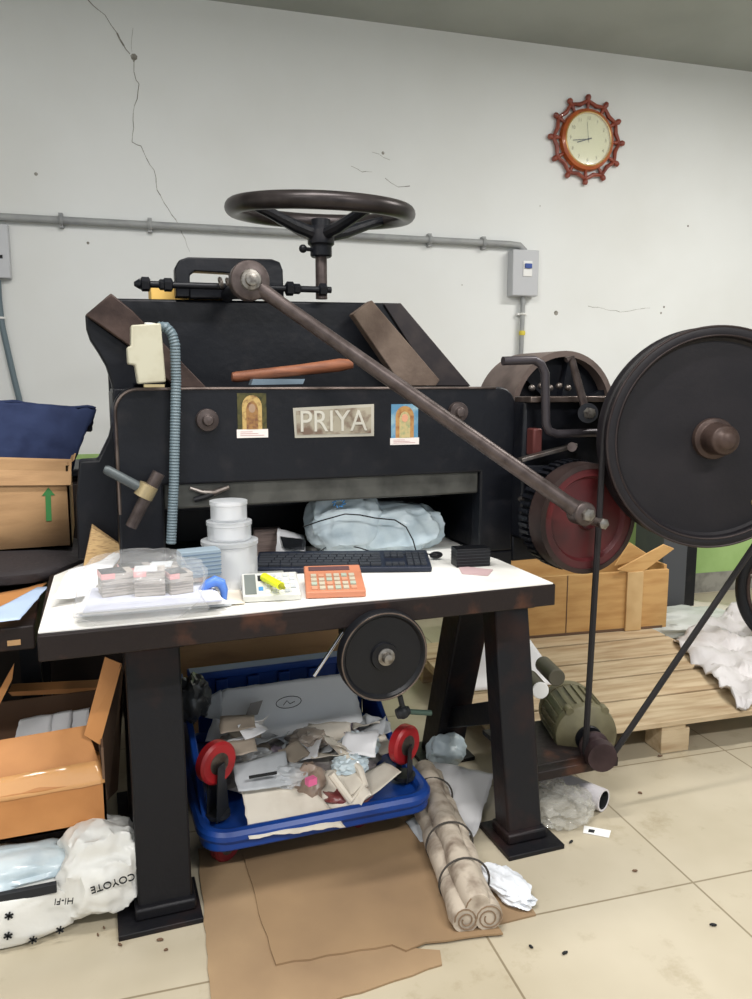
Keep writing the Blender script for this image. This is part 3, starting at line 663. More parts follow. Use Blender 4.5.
boxthing('striped_packet', 'pale blue packet with thin dark printed lines stacked beside the tubs', 'packet', p, (.10,.05,.068), .12, mat('pale_blue_card', (134,150,162), .6), ex)
# white small box below tubs
boxthing('white_card_stack', 'small white block of cards in front of the translucent tubs', 'card stack', PZ(236,588,T)+V((0,-.0,0)), (.07,.035,.022), -.15, white)
# stapler
st = thing('stapler', 'blue handled metal stapler at the front of the worktable', 'stapler', PZ(212,603,T))
A_ = PZ(200,603,T+.012); C_ = PZ(214,600,T+.012)
bl2 = mat('bright_blue_plastic', (84,128,210), .4)
MB().tube([PY(*p_,1.90) for p_ in ((199,598),(202,590),(208,584),(215,581),(221,583),(224,590),(224,600))], [.005,.009,.012,.014,.013,.010,.007], 12).build('handle', bl2, st)
MB().bar(PY(203,604,1.89), PY(216,590,1.89), .014, .010).build('jaw', silver, st, bevel=.002)
MB().bar(PY(211,602,1.90), PY(217,592,1.90), .012, .01).build('base_arm', silver, st, bevel=.002)
# grey calculator
def calc(name, lab, p0, p1, dep, body_m, scr, keyrows, keycols, keym_, tilt, big):
    p0, p1 = V(p0), V(p1); w = (p1-p0).length; rz = math.atan2(p1.y-p0.y, p1.x-p0.x)
    t = thing(name, lab, 'calculator', p0, rz)
    M = Matrix.Rotation(tilt, 4, 'X')
    MB().box((0,0,0),(w,dep,.018), M).build('case', body_m, t, world=False, bevel=.003)
    if tilt > 0: MB().box((.01,dep*.9*math.cos(tilt)-.01,0),(w-.01,dep*.9*math.cos(tilt),dep*.9*math.sin(tilt))).build('stand', body_m, t, world=False)
    if big:
        MB().box((.012,dep*.78,.018),(w*.8,dep*.93,.0195), M).build('screen', scr, t, world=False)
        for i in range(keyrows):
            for j in range(keycols):
                x0 = .016+(w-.032)*j/keycols; y0 = .012+dep*.6*i/keyrows
                MB().box((x0,y0,.018),(x0+(w-.032)/keycols*.72,y0+dep*.6/keyrows*.66,.022), M).build('calculator_key', keym_[(i*3+j) % len(keym_)], t, world=False)
    else:
        MB().box((.006,.008,.018),(w*.24,dep*.92,.0195), M).build('screen', scr, t, world=False)
        MB().box((w*.28,dep*.2,.018),(w*.36,dep*.35,.020), M).build('blue_patch', blueink, t, world=False)
        MB().box((w*.28,dep*.62,.018),(w*.36,dep*.85,.020), M).build('small_display', darkp, t, world=False)
        for i in range(keyrows):
            for j in range(keycols):
                x0 = w*.4+(w*.56)*j/keycols; y0 = .01+(dep-.02)*i/keyrows
                MB().box((x0,y0,.018),(x0+(w*.56)/keycols*.75,y0+(dep-.02)/keyrows*.7,.021), M).build('calculator_key', keym_[(i+j) % len(keym_)], t, world=False)
    return t
ky1 = mat('key_orange', (200,146,118), .5); ky2 = mat('key_pale', (186,178,158), .5); ky3 = mat('key_mint', (166,178,162), .5)
oc = calc('orange_calculator', 'orange desktop calculator with a dark screen at the table edge', PZ(306,599,T), PZ(366,597,T), .17, orangep, mat('brown_screen', (96,70,72), .3), 4, 6, [ky1, ky2, ky2, ky3, ky2], R(10), True)
gc = calc('grey_calculator', 'pale grey desk calculator with a yellow marker on top', PZ(243,603,T), PZ(301,600,T), .13, mat('pale_grey_plastic', (206,206,200), .5), mat('lcd', (110,116,112), .3), 5, 5, [white, paperg], R(12), False)
mk = thing('yellow_marker', 'bright yellow highlighter lying across the grey calculator', 'marker', PZ(272,582,T+.05))
MB().cyl(PZ(264,577,T+.045), PZ(281,586,T+.045), .011, .010).build('marker_barrel', yel, mk, bevel=.001)
MB().cyl(PZ(281,586,T+.045), PZ(284,588,T+.045), .008, .004).build('marker_tip', mat('marker_dark', (150,150,30), .5), mk)
# paper bits near stapler
tag(MB().sheet([PZ(222,606,T+.002), PZ(245,604,T+.002), PZ(238,582,T+.002), PZ(220,584,T+.002)], 6, 6, .003, 8).build('paper_slip', paperc, solid=.0008), 'pale slip of paper between the stapler and the grey calculator', 'paper')
boxthing('grey_notepad', 'grey flat pad lying behind the grey calculator', 'notepad', PZ(262,580,T)+V((0,.02,0)), (.13,.07,.012), -.2, mat('pad_grey', (150,152,146), .6))
# keyboard
k0, k1 = PZ(254,574,T), PZ(432,572,T); rz = math.atan2(k1.y-k0.y, k1.x-k0.x); kw = (k1-k0).length; kd = .145
kb = thing('computer_keyboard', 'black computer keyboard lying in front of the milky plastic bag', 'keyboard', k0, rz)
KM = Matrix.Rotation(R(8), 4, 'X')
MB().box((0,0,0),(kw,kd,.016), KM).build('keyboard_case', mat('keyboard_navy', (32,38,52), .4), kb, world=False, bevel=.004)
for rw, (n_, w0) in enumerate(((10,1),(13,1),(13,1),(14,1),(14,1))):
    x = .01; y = .012+rw*.0205
    if rw == 0: ws = [1.2,1.2,1.2,6,1.2,1.2,1.2]
    else: ws = [1+.25*rw % 1+.3]+[1]*11+[1.9-.25*rw % 1]
    tot = sum(ws); u = (kw*.70)/tot
    for w_ in ws:
        MB().box((x,y,.016),(x+u*w_-.003,y+.0165,.0225), KM).build('key', keym, kb, world=False, bevel=0); x += u*w_
    for gx in range(3 if rw in (0,3,4) else 0):
        MB().box((kw*.74+gx*.0195,y,.016),(kw*.74+gx*.0195+.0165,y+.0165,.0225), KM).build('key', keym, kb, world=False)
    for gx in range(3):
        MB().box((kw*.865+gx*.0195,y,.016),(kw*.865+gx*.0195+.0165,y+.0165,.0225), KM).build('key', keym, kb, world=False)
# milky bag
mbg = thing('milky_plastic_bag', 'bulging milky white plastic bag behind the keyboard', 'plastic bag', PZ(370,555,T)+V((0,.1,0)))
c1_ = PZ(345,553,T+.07); c1_.y += .07
bl = MB().blob(PY(344,522,2.36), (.118,.085,.098), .13, 11, 5, zmin=T, boxy=.75)
bl.blob(PY(392,529,2.35), (.165,.08,.085), .14, 14, 5, zmin=T, boxy=.85, rot=-.1)
bl.build('bag_body', bagm, mbg)
tr = MB(); cl = PY(339,503,2.255)
for k in range(8):
    a0 = k*math.pi/4; tr.bar(cl+V((math.cos(a0)*.012,0,math.sin(a0)*.009)), cl+V((math.cos(a0+.6)*.022,0,math.sin(a0+.6)*.014)), .003, .004)
tr.build('blue_print', blueink, mbg)
cbp = [(303,527),(320,521),(345,514),(360,515),(375,518),(395,520),(406,527),(413,540),(416,551)]
cab = MB().tube([PY(x, y, 2.235 if 320 < x < 400 else 2.25) for x, y in cbp], .0022, 6)
tag(cab.build('keyboard_cable', blackp), 'thin black cable draped over the milky plastic bag', 'cable')
cbp = [(315,553),(325,546),(340,542),(360,546),(375,551),(400,553),(420,551),(436,553)]
cab = MB().tube([PZ(x, y+2, T+.03) for x, y in cbp], .0022, 6).ball(PZ(436,555,T+.014), .014, sc=(1.6,1,.8))
tag(cab.build('mouse_cable', blackp), 'thin black cable with a dark plug lying across the keyboard top', 'cable')
# black box stack
p = PZ(475,567,T); p.y += .03
def ex(t, sx, sy, sz):
    for k in range(5): MB().box((-sx/2-.0008,-sy/2-.0008,sz*(.15+.17*k)),(sx/2+.0008,sy/2+.0008,sz*(.17+.17*k))).build('card_line', mat('line_grey', (58,60,64), .5), t, world=False)
boxthing('black_card_stack', 'stack of black cards standing at the right end of the table', 'card stack', p, (.105,.055,.055), -.12, blackp, ex)
tag(MB().prism([PZ(458,566,T),PZ(493,570,T),PZ(488,576,T),PZ(462,574,T)], (0,0,.0015)).build('pink_card', mat('pink_card', (196,168,170), .5)), 'small pinkish card lying in front of the black card stack', 'card')
# cards left of bag
p = PZ(266,553,T); p.y -= .02
boxthing('brown_card_pack', 'brownish pack of cards standing behind the keyboard left end', 'card pack', p, (.085,.04,.085), -.1, mat('brown_pack', (120,104,98), .6, col2=(88,76,74), scale=60, stretch=(.3,.3,3)))
tag(MB().box((-.05,-.02,0),(.05,.02,.012), MT(PZ(270,556,T)+V((0,-.12,0)),-.2)).build('red_card', mat('red_card', (206,112,104), .6)), 'flat reddish card lying below the brownish card pack', 'card')
tag(MB().sheet([PZ(276,552,T+.03), PZ(306,552,T+.02), PZ(303,535,T+.05), PZ(278,528,T+.09)], 8, 8, .008, 21).build('white_leaflet', paper, solid=.001), 'white folded leaflet leaning left of the milky plastic bag', 'paper')
tag(MB().sheet([PZ(284,548,T+.04), PZ(305,551,T+.04), PZ(306,540,T+.05), PZ(280,536,T+.07)], 6, 6, .006, 22).build('dark_leaflet', darkp, solid=.001), 'dark slip lying on the white leaflet beside the plastic bag', 'paper')
# pliers-like tool on tubs
tl_ = thing('hand_tool', 'dull metal pliers lying on the ledge above the tubs', 'pliers', PY(212,495,2.21))
MB().tube([PY(190,488,2.205), PY(202,492,2.205), PY(214,493,2.205), PY(229,487,2.205)], [.005,.006,.009,.006], 8).build('tool_arm', steel, tl_)
MB().tube([PY(194,500,2.205), PY(205,497,2.205), PY(214,493,2.205)], [.008,.009,.008], 8).build('tool_handle', blackp, tl_)

# ================================================================== LEFT SIDE
bn = thing('side_bench', 'dark low bench left of the machine carrying the open carton', 'bench', (-.7, 2.5, 0))
MB().box((-1.6,2.04,.70),(-.158,3.1,.76)).build('bench_top', slabm, bn, bevel=.004)
for x in (-1.55, -.25):
    for y in (2.62, 3.04): MB().box((x,y,0),(x+.06,y+.05,.70)).build('leg', black, bn)
MB().box((-.22,2.037,.715),(-.19,2.04,.728)).build('wood_chip', card, bn)
tag(MB().blob((-.38,2.66,.80), (.36,.3,.045), .12, 2, 4, zmin=.761, boxy=.6, sharp=False).build('dark_bundle', mat('dark_tarpaulin', (52,48,50), .7, bump=.3)), 'dark folded bundle on the bench beneath the cardboard box', 'bundle')
dbacking = thing('dark_backing', 'low dark backing box added behind the cardboard box to darken the gap', 'backing', (-.6,3.3,0))  # dark box added so the gaps behind the bench read dark
MB().box((-1.7,3.2,.03),(.25,3.6,1.0)).build('backing_body', mat('backing_dark', (40,34,32), .7), dbacking, bevel=.005)
MB().box((-1.72,3.18,1.0),(.27,3.6,1.03)).build('backing_top', black, dbacking, bevel=.004)
MB().box((-1.68,3.19,.06),(-.73,3.2,.97)).build('backing_face', mat('backing_face_dark', (46,39,36), .6), dbacking, bevel=.003)
MB().box((-.71,3.19,.06),(.23,3.2,.97)).build('backing_face', MATS['backing_face_dark'], dbacking, bevel=.003)
# cardboard box with cloth
cb_ = thing('cardboard_box', 'brown cardboard box with a green arrow and navy cloth inside', 'cardboard box', (-.45,2.8,.842))
x0_, x1_ = -.85, -.075; y0_, y1_ = 2.6, 3.0; zb, zt = .842, 1.10
wl = MB().prism([(x0_,y0_,zb),(x1_,y0_,zb),(x1_,y0_,1.112),(x0_,y0_,1.163)], (0,.006,0)).box((x0_,y1_,zb),(x1_,y1_+.006,zt)).box((x0_,y0_,zb),(x0_+.006,y1_,zt)).box((x1_-.006,y0_,zb),(x1_,y1_,zt)).box((x0_,y0_,zb),(x1_,y1_,zb+.006))
wl.build('box_walls', card, cb_)
MB().prism([(x0_,y0_+.01,1.165),(x1_+.012,y0_+.01,1.115),(x1_+.006,y0_-.012,1.04),(x0_,y0_-.014,1.068)], (0,.004,.003)).build('front_flap', card, cb_)
MB().prism([(x1_,y0_,zt),(x1_,y1_,zt),(x1_+.045,y1_-.03,1.20),(x1_+.02,y0_+.02,1.115)], (-.005,0,0)).build('side_flap', card, cb_)
g0 = mat('green_ink', (50,120,60), .6)
ap = PY(48,505,2.599)
MB().prism([(ap.x-.008,2.599,ap.z-.05),(ap.x+.008,2.599,ap.z-.05),(ap.x+.010,2.599,ap.z+.03),(ap.x+.022,2.599,ap.z+.03),(ap.x+.004,2.599,ap.z+.055),(ap.x-.016,2.599,ap.z+.03),(ap.x-.006,2.599,ap.z+.03)], (0,-.001,0)).build('arrow_print', g0, cb_)
cl_ = MB().sheet([PY(-90,470,2.68), PY(72,470,2.68), PY(96,410,2.72), PY(-90,395,2.72)], 40, 24, .018, 6, freq=7)
cl_.sheet([PY(-90,395,2.72), PY(96,410,2.72), (0.0,2.95,1.18), (-.8,2.95,1.2)], 40, 12, .014, 6, freq=7)
tag(cl_.build('navy_cloth', blued, solid=.008), 'folded navy blue cloth bulging out of the cardboard box', 'cloth')
# papers on bench
tag(MB().sheet([PZ(-60,622,.766), PZ(8,614,.766), PZ(47,584,.775), PZ(-30,600,.775)], 8, 8, .006, 2).build('orange_card_scrap', cardo, solid=.004), 'torn orange cardboard piece on the low bench corner', 'cardboard')
tag(MB().sheet([PZ(-40,628,.79), PZ(20,620,.785), PZ(48,588,.80), PZ(36,588,.80)], 10, 10, .008, 4).build('blue_white_sheet', mat('pale_blue_paper', (180,200,228), .6), solid=.001), 'pale blue paper edge lying on the orange cardboard piece', 'paper')
# corrugated wedge
cg = thing('corrugated_cardboard', 'striped corrugated cardboard stack leaning behind the clear bag', 'cardboard', PY(100,570,2.36))
for k in range(7):
    a_ = [PY(92+k*0,522+k*1,2.38-.012*k), PY(133,553,2.38-.012*k), PY(118,590,2.36-.012*k), PY(80,582,2.36-.012*k)]
    MB().prism(a_, (0,.009,0)).build('cardboard_layer', carde, cg)
# open carton under bench
oc_ = thing('open_carton', 'open orange cardboard carton with shiny tape beneath the bench', 'cardboard box', (-.28,2.2,.235))
ox0, ox1, oy0, oy1, oz0, oz1 = -.62, -.012, 2.0, 2.42, .228, .345
MB().box((ox0,oy0,oz0),(ox1,oy0+.006,oz1)).box((ox0,oy0,oz0),(ox1,oy1,oz0+.006)).build('front_panel', cardo, oc_)
MB().box((ox1-.006,oy0,oz0),(ox1,oy1,oz1+.09)).build('side_panel', cardk, oc_)  # side face in shadow, the shade given by darker card colour
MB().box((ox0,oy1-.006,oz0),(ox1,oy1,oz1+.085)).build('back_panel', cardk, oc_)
ft = [(ox0,oy0,oz1),(ox1,oy0,oz1),(ox1-.04,oy0+.09,oz1+.11),(ox0,oy0+.09,oz1+.09)]
MB().prism(ft, (0,.005,.004)).build('front_flap', cardo, oc_)
tpm = mat('shiny_tape', (214,160,104), .12, coat=1, bump=.5, bscale=18)
MB().sheet([(ox0,oy0-.003,oz1-.02),(ox1,oy0-.003,oz1-.006),(ox1-.012,oy0+.026,oz1+.045),(ox0,oy0+.02,oz1+.03)], 40, 4, .004, 3, freq=9).build('tape_strip', tpm, oc_, solid=.0006)
q = [PY(84,735,2.06), PY(100,745,2.05), PY(122,664,2.06), PY(105,657,2.08)]
MB().prism(q, (0,.004,0)).build('side_flap', cardo, oc_)
MB().prism([PY(100,745,2.06), PY(122,664,2.06), PY(124,680,2.4), PY(118,790,2.35), PY(108,800,2.06)], (-.004,0,0)).build('side_flap', cardk, oc_)  # brown outer side, its shadow tone painted in
q = [PY(8,692,2.42), PY(102,687,2.42), PY(102,692,2.42), PY(12,696,2.42)]
MB().prism(q, (0,.12,-.02)).build('back_flap', cardo, oc_)
MB().prism([PY(-6,700,2.2), PY(14,664,2.2), PY(12,680,2.2), PY(-4,712,2.2)], (0,.01,0)).build('side_flap', cardo, oc_)
wp = MB().box((-.075,-.045,-.09),(-.015,.0,-.03), Matrix.Translation((0,2.1,.5)))
for i, (px, py) in enumerate(((34,733),(72,731),(55,740))):
    p = PY(px, py, 2.3); p.z = .30
    tag(MB().sheet([p+V((-.05,-.04,.06)), p+V((.045,-.05,.07)), p+V((.05,.05,.10)), p+V((-.04,.06,.09))], 8, 8, .01, 30+i).build('white_wrapper', paper, solid=.001), 'crumpled white wrapper lying inside the open orange carton', 'wrapper', 'wrappers inside the open carton')
# low crate below carton
tag(MB().box((-.62,2.07,0),(-.05,2.42,.225)).build('storage_crate', mat('dark_crate', (50,46,46), .8), bevel=.004), 'dark low crate behind the white bags beneath the orange carton', 'crate')
# white bags
b1 = thing('flat_white_bag', 'flat white plastic bag printed with small black stars on the floor', 'plastic bag', (-.25,1.95,0))
MB().blob((-.335,1.985,.075), (.245,.095,.078), .06, 41, 5, zmin=.001, boxy=.5).build('bag_body', packm, b1)
def star(c, r, nrm, parent):
    m_ = MB(); u = V((1,0,0)); w = V((0,0,1)) if abs(nrm[2]) < .5 else V((0,1,0))
    for k in range(3):
        a0 = k*math.pi/3+.3; d_ = (u*math.cos(a0)+w*math.sin(a0))*r; m_.bar(V(c)-d_, V(c)+d_, .002, .004)
    m_.build('star_print', inkm, parent)
for px, py in ((9,916),(60,930),(33,940),(8,936)): star(PY(px, py, 1.885), .010, (0,-1,0), b1)
b2 = thing('crumpled_white_bag', 'crumpled white plastic bag with upside down black lettering near the left leg', 'plastic bag', (-.05,1.93,0))
MB().blob((-.035,1.975,.125), (.10,.085,.115), .18, 47, 5, zmin=.03, boxy=.8).build('bag_body', packm, b2)
Mt = Matrix.Translation(PY(113,883,1.875)) @ Matrix.Rotation(R(-8),4,'Y') @ UP @ Matrix.Rotation(math.pi, 4, 'Z')
text('COYOTE', .026, Mt, inkm, 'bag_lettering', b2, .0015)
Mt = Matrix.Translation(PY(64,901,1.868)) @ Matrix.Rotation(R(10),4,'Y') @ UP @ Matrix.Rotation(math.pi, 4, 'Z')
text('HI-FI', .022, Mt, inkm, 'bag_lettering', b2, .0015)
b3 = MB().blob((-.27,2.0,.155), (.19,.08,.045), .2, 51, 4, zmin=.12)
tag(b3.build('grey_white_bag', bagm), 'greyish white plastic bag lying on top of the starred bag', 'plastic bag')
tag(MB().box((-.32,1.895,.128),(-.135,1.91,.152)).build('black_packet', darkp, bevel=.002), 'narrow black printed packet lying on the starred white bag', 'packet')

# ================================================================== DOLLY
dl = thing('blue_trolley', 'blue plastic trolley with red casters full of waste paper under the table', 'trolley', (.56,2.3,0))
def rr2(x0, y0, x1, y1, r, z):
    f = lambda x, y: V((x, y, z)); h = math.pi/2
    return arc((x0+r,y0+r), r, 2*h, 3*h, 6, f)+arc((x1-r,y0+r), r, 3*h, 4*h, 6, f)+arc((x1-r,y1-r), r, 0, h, 6, f)+arc((x0+r,y1-r), r, h, 2*h, 6, f)
dx0, dy0, dx1, dy1 = .225, 1.97, .905, 2.62
MB().prism(rr2(dx0,dy0,dx1,dy1,.07,.095), (0,0,.035)).build('deck', blue, dl, bevel=.006)
MB().tube(rr2(dx0+.01,dy0+.01,dx1-.01,dy1-.01,.07,.135), .021, 10, closed=True).build('rim', blue, dl)
MB().box((.30,2.62,.10),(.90,2.65,.36)).box((.27,2.60,.345),(.93,2.67,.372)).build('back_wall', blue, dl, bevel=.006)
for k in range(5): MB().box((.36+.11*k,2.60,.13),(.40+.11*k,2.63,.34)).build('wall_rib', blue, dl, bevel=.004)
MB().prism([(.235,2.02,.13),(.235,2.62,.13),(.235,2.66,.36),(.235,2.3,.27)], (.02,0,0)).build('side_wall', blue, dl, bevel=.004)
MB().prism([(.90,2.3,.13),(.90,2.62,.13),(.90,2.66,.36)], (.02,0,0)).build('side_wall', blue, dl, bevel=.004)
def caster(c, up, m=redp):
    c = V(c); k_ = 1 if up else .72
    w = MB().lathe([(.03*k_,-.016),(.054*k_,-.018),(.061*k_,-.011),(.061*k_,.011),(.054*k_,.018),(.03*k_,.016)], c, V((.55,-1,0)), 32, True).build('caster_wheel', m, dl)
    MB().lathe([(0,-.017),(.031*k_,-.017),(.031*k_,.017),(0,.017)], c, V((.55,-1,0)), 20).build('wheel_core', steel, w)
    base = V((c.x, c.y, .15 if up else .095)); d_ = V((.55,-1,0)).normalized()
    f_ = MB()
    for sd in (-1, 1):
        f_.prism([c+d_*.022*sd+V((-.012,-.016,0)), c+d_*.022*sd+V((.012,.016,0)), base+d_*.022*sd+V((.022,.03,0)), base+d_*.022*sd+V((-.022,-.03,0))], d_*.003)
    f_.cyl(base+V((0,0,-.004)), base+V((0,0,.008)), .036)
    f_.build('caster_fork', darkp, dl)
c_ = PY(216,762,2.08); caster((c_.x,2.08,c_.z), True); c_ = PY(404,744,2.10); caster((c_.x,2.10,c_.z), True)
for x, y in ((.30,2.09),(.72,2.12),(.30,2.5),(.83,2.5)): caster((x,y,.044), False, mat('dark_red_rubber', (126,30,36), .45))
c_ = PY(200,655,2.55); 
# contents
zt = .15
lp = MB().sheet([PY(205,742,2.35), PY(366,733,2.32), PY(352,672,2.42), PY(222,690,2.46)], 24, 14, .008, 61, freq=4)
lpo = thing('long_white_sheet', 'long white paper sheet with a scribbled oval on the trolley pile', 'paper', PY(285,715,2.4))
lp.build('sheet', mat('greyish_sheet', (226,228,230), .6), lpo, solid=.001)
sq = [PY(244,716,2.37), PY(250,702,2.38), PY(262,699,2.38), PY(257,713,2.37)]
MB().prism([p+V((0,-.012,.0)) for p in sq], (0,.002,0)).build('grey_print', mat('grey_print', (130,126,124), .6), lpo)
oc2 = PY(288,701,2.372)
MB().tube([oc2+V((.042*math.cos(t*.39),-.01,.020*math.sin(t*.39))) for t in range(16)], .0012, 5, closed=True).build('ink_oval', inkm, lpo)
MB().tube([oc2+V((-.018,-.01,-.008)), oc2+V((-.006,-.01,.006)), oc2+V((.004,-.01,-.006)), oc2+V((.02,-.01,.0))], .0012, 5).build('ink_scribble', inkm, lpo)
tag(MB().sheet([PY(250,838,1.95), PY(345,828,1.95), PY(300,775,2.1), PY(240,785,2.1)], 20, 14, .012, 62, freq=7).build('cream_sheet', paperc, solid=.001), 'cream paper sheet hanging over the front rim of the trolley', 'paper')
tag(MB().sheet([PY(335,828,1.96), PY(372,795,1.98), PY(350,760,2.1), PY(315,780,2.1)], 14, 14, .016, 63, freq=9).build('crumpled_cream_sheet', paperc, solid=.001), 'crumpled cream sheet beside the hanging sheet at the front of the trolley', 'paper')
tag(MB().sheet([PY(365,800,2.0), PY(402,772,2.02), PY(385,762,2.12), PY(360,775,2.12)], 8, 8, .006, 64).build('folded_cream_sheet', paperc, solid=.001), 'pale folded sheet at the right corner of the trolley by its caster', 'paper')
tag(MB().sheet([PY(238,792,2.05), PY(292,786,2.05), PY(285,752,2.16), PY(232,765,2.16)], 14, 10, .008, 65).build('lettered_sheet', paperg, solid=.001), 'white sheet with a black printed line in the middle of the trolley', 'paper')
tag(MB().box((-.04,-.002,-.004),(.04,.002,.004), MT(PY(263,775,2.06))).build('black_strip', inkm), 'thin black strip lying on the lettered sheet in the trolley', 'strip')
pnk = MB().blob(PY(345,795,2.06), (.075,.05,.035), .3, 66, 4); tag(pnk.build('dark_red_wrapper', mat('dark_red_film', (122,58,58), .3, coat=.5, col2=(170,120,110), scale=14)), 'dark red crinkled plastic wrapper in the trolley pile', 'wrapper')
tag(MB().blob(PY(310,785,2.08), (.045,.04,.06), .3, 67, 4).build('brown_wrapper', mat('brown_film', (142,122,108), .3, coat=.5, col2=(176,160,146), scale=14)), 'brownish crumpled plastic wrapper in the middle of the trolley pile', 'wrapper')
tag(MB().box((-.014,-.01,-.01),(.014,.01,.01), MT(PY(311,781,2.0),.3)).build('pink_note', mat('bright_pink', (232,110,160), .5)), 'small bright pink paper note on the trolley pile', 'paper')
tag(MB().tube([PY(331,780,2.02)+V((0,0,.02)), PY(350,800,2.0), PY(365,785,2.02), PY(360,770,2.05), PY(330,740,2.2)], .012, 8).build('twisted_cream_strip', paperc), 'long twisted cream paper strip curving over the trolley pile', 'paper strip')
cupm = MB().torus(PY(343,748,2.16), (0.2,-.6,1), .022, .004, 24, 8, 2.5); tag(cupm.build('tape_ring', frost), 'translucent plastic ring lying on the trolley pile', 'ring')
for i in range(34):
    px = random.uniform(232,388); py = random.uniform(738,800)-(abs(px-310)*.08); y_ = 2.10+random.uniform(0,.22); c_ = PY(px, py, y_); c_.z = max(c_.z+.03, .215)
    a_ = random.uniform(0,6.28); l_ = random.uniform(.03,.07); w_ = random.uniform(.02,.045); tlt = random.uniform(-.02,.03)
    d1 = V((math.cos(a_), math.sin(a_), 0)); d2 = V((-math.sin(a_), math.cos(a_), .5))
    m_ = random.choice((paper, paperg, paperc, paperg, mat('lilac_scrap', (150,136,150), .6), mat('tan_scrap', (170,156,140), .6)))
    tag(MB().sheet([c_-d1*l_-d2*w_, c_+d1*l_-d2*w_+V((0,0,tlt)), c_+d1*l_+d2*w_, c_-d1*l_+d2*w_+V((0,0,tlt))], 8, 6, .012, 70+i, freq=12).build('waste_paper_scrap', m_, solid=.001), 'loose crumpled paper scrap in the blue trolley pile', 'paper scrap', 'loose scraps filling the trolley')
tag(MB().blob((.565,2.33,.165), (.26,.22,.055), .25, 88, 5, zmin=.135).build('waste_paper_pile', mat('mixed_waste', (176,172,168), .7, col2=(122,114,114), scale=18, lo=.4, hi=.6)), 'compressed mass of mixed waste paper filling the trolley bottom', 'waste paper', kind='stuff')
for i, (x_, y_, z_, a_, b_) in enumerate(((.42,2.2,.225,.06,.05),(.62,2.28,.235,.07,.05),(.74,2.2,.225,.06,.06),(.5,2.1,.215,.06,.04),(.36,2.32,.23,.06,.05),(.68,2.1,.215,.05,.04))):
    tag(MB().blob((x_,y_,z_), (a_,b_,.028), .35, 140+i, 4, freq=2.4).build('crinkled_film', (frost, mat('tan_film', (186,172,158), .3, alpha=.7, coat=.5), bagm)[i % 3]), 'piece of crinkled pale plastic film among the trolley papers', 'plastic film', 'crinkled film pieces in the trolley')
tag(MB().blob((.26,2.42,.36), (.05,.06,.07), .3, 90, 4).build('dark_plastic_bundle', mat('dark_film', (64,66,68), .35, coat=.5)), 'dark plastic bundle hanging behind the left table leg', 'bundle')
tag(MB().sheet([PY(205,718,2.4),PY(222,720,2.38),PY(222,690,2.44),PY(200,700,2.44)], 8, 8, .012, 91).build('pale_plastic_scrap', paperg, solid=.001), 'pale plastic scrap at the left end of the long white sheet', 'scrap')
# things behind trolley
tag(MB().box((.25,2.9,.0),(.95,3.2,.40)).build('rear_carton', card, bevel=.003), 'brown carton standing on the floor behind the blue trolley', 'cardboard box')

# ================================================================== FLOOR THINGS
def flat(name, lab, pts, z, m, t=.005, cat='cardboard'):
    P_ = []
    pts = [PZ(*p, z) for p in pts]
    for a_, b_ in zip(pts, pts[1:]+pts[:1]):
        n_ = max(1, int((b_-a_).length/.04))
        for i in range(n_):
            q = a_.lerp(b_, i/n_); P_.append(q+(V((random.uniform(-1,1),random.uniform(-1,1),0))*.003 if i else V()))
    return tag(MB().prism(P_, (0,0,t)).build(name, m), lab, cat)
flat('cardboard_sheet', 'lower left flattened cardboard sheet on the floor reaching the photo bottom', [(198,850),(212,1010),(310,1010),(442,966),(440,952),(300,940),(300,850)], .0005, cardd)
flat('cardboard_sheet', 'narrow cardboard piece poking out at the right under the paper roll', [(480,880),(520,888),(536,916),(500,925),(440,925)], .0005, cardd)
flat('cardboard_sheet', 'largest flattened cardboard sheet with torn front edge beneath the trolley', [(240,842),(262,925),(276,966),(392,946),(406,952),(425,944),(503,935),(478,895),(440,800),(330,800),(240,815)], .006, mat('sheet_cardboard', (152,125,93), .8, col2=(128,104,78), scale=3, lo=.35, hi=.75))
# rolled papers
rl = thing('paper_roll_bundle', 'dirty bundle of rolled papers tied with string right of the trolley', 'paper roll', PZ(470,850,.0))
A_, B_ = PZ(424,775,.06), PZ(478,912,.06)
d_ = (B_-A_).normalized(); sd = d_.cross(V((0,0,1)))
rm_ = mat('dirty_roll', (190,178,162), .8, col2=(120,104,90), scale=16, bump=.5, bscale=14)
mbx = MB(); n_ = 24; pr_ = []
for off, rad in ((-.028,.038),(.030,.034),(0.0,.036)):
    ps_ = []; rr_ = []
    for i in range(n_):
        t_ = i/(n_-1); c_ = A_.lerp(B_, t_)+sd*off+V((0,0,(rad+.006)-.06+(.035 if off == 0 else 0))); ps_.append(c_+V((noise.noise(c_*9)*.006,0,noise.noise(c_*7)*.004))); rr_.append(rad*(1+.28*noise.noise(c_*16))*(1 if i < n_-1 else .96))
    MB().tube(ps_, rr_, 18).build('rolled_sheet', rm_, rl)
    e_ = ps_[-1]; sp = []
    for k in range(30 if off else 3):
        th_ = k*.45; r__ = rad*.88*(1-k/44)*(1+.25*noise.noise(V((k*.21,i+off*90,0)))); sp.append(e_+d_*.002+(sd*math.cos(th_)+V((0,0,1))*math.sin(th_))*r__)
    MB().tube(sp, .0018, 5).build('rolled_edge', mat('roll_edge', (128,106,84), .8), rl)
for t_ in (.18,.55,.8):
    c_ = A_.lerp(B_, t_)-V((0,0,.012)); MB().torus(c_, d_, .068, .003, 30, 6).build('tie_string', mat('dark_string', (70,66,62), .8), rl)
tag(MB().sheet([PZ(398,800,.03), PZ(475,838,.012), PZ(494,775,.06), PZ(425,760,.08)], 18, 18, .012, 101, freq=5).build('white_poster_sheet', mat('grey_white_sheet', (206,206,208), .6), solid=.001), 'large white sheet lying between the trolley and the right leg', 'paper')
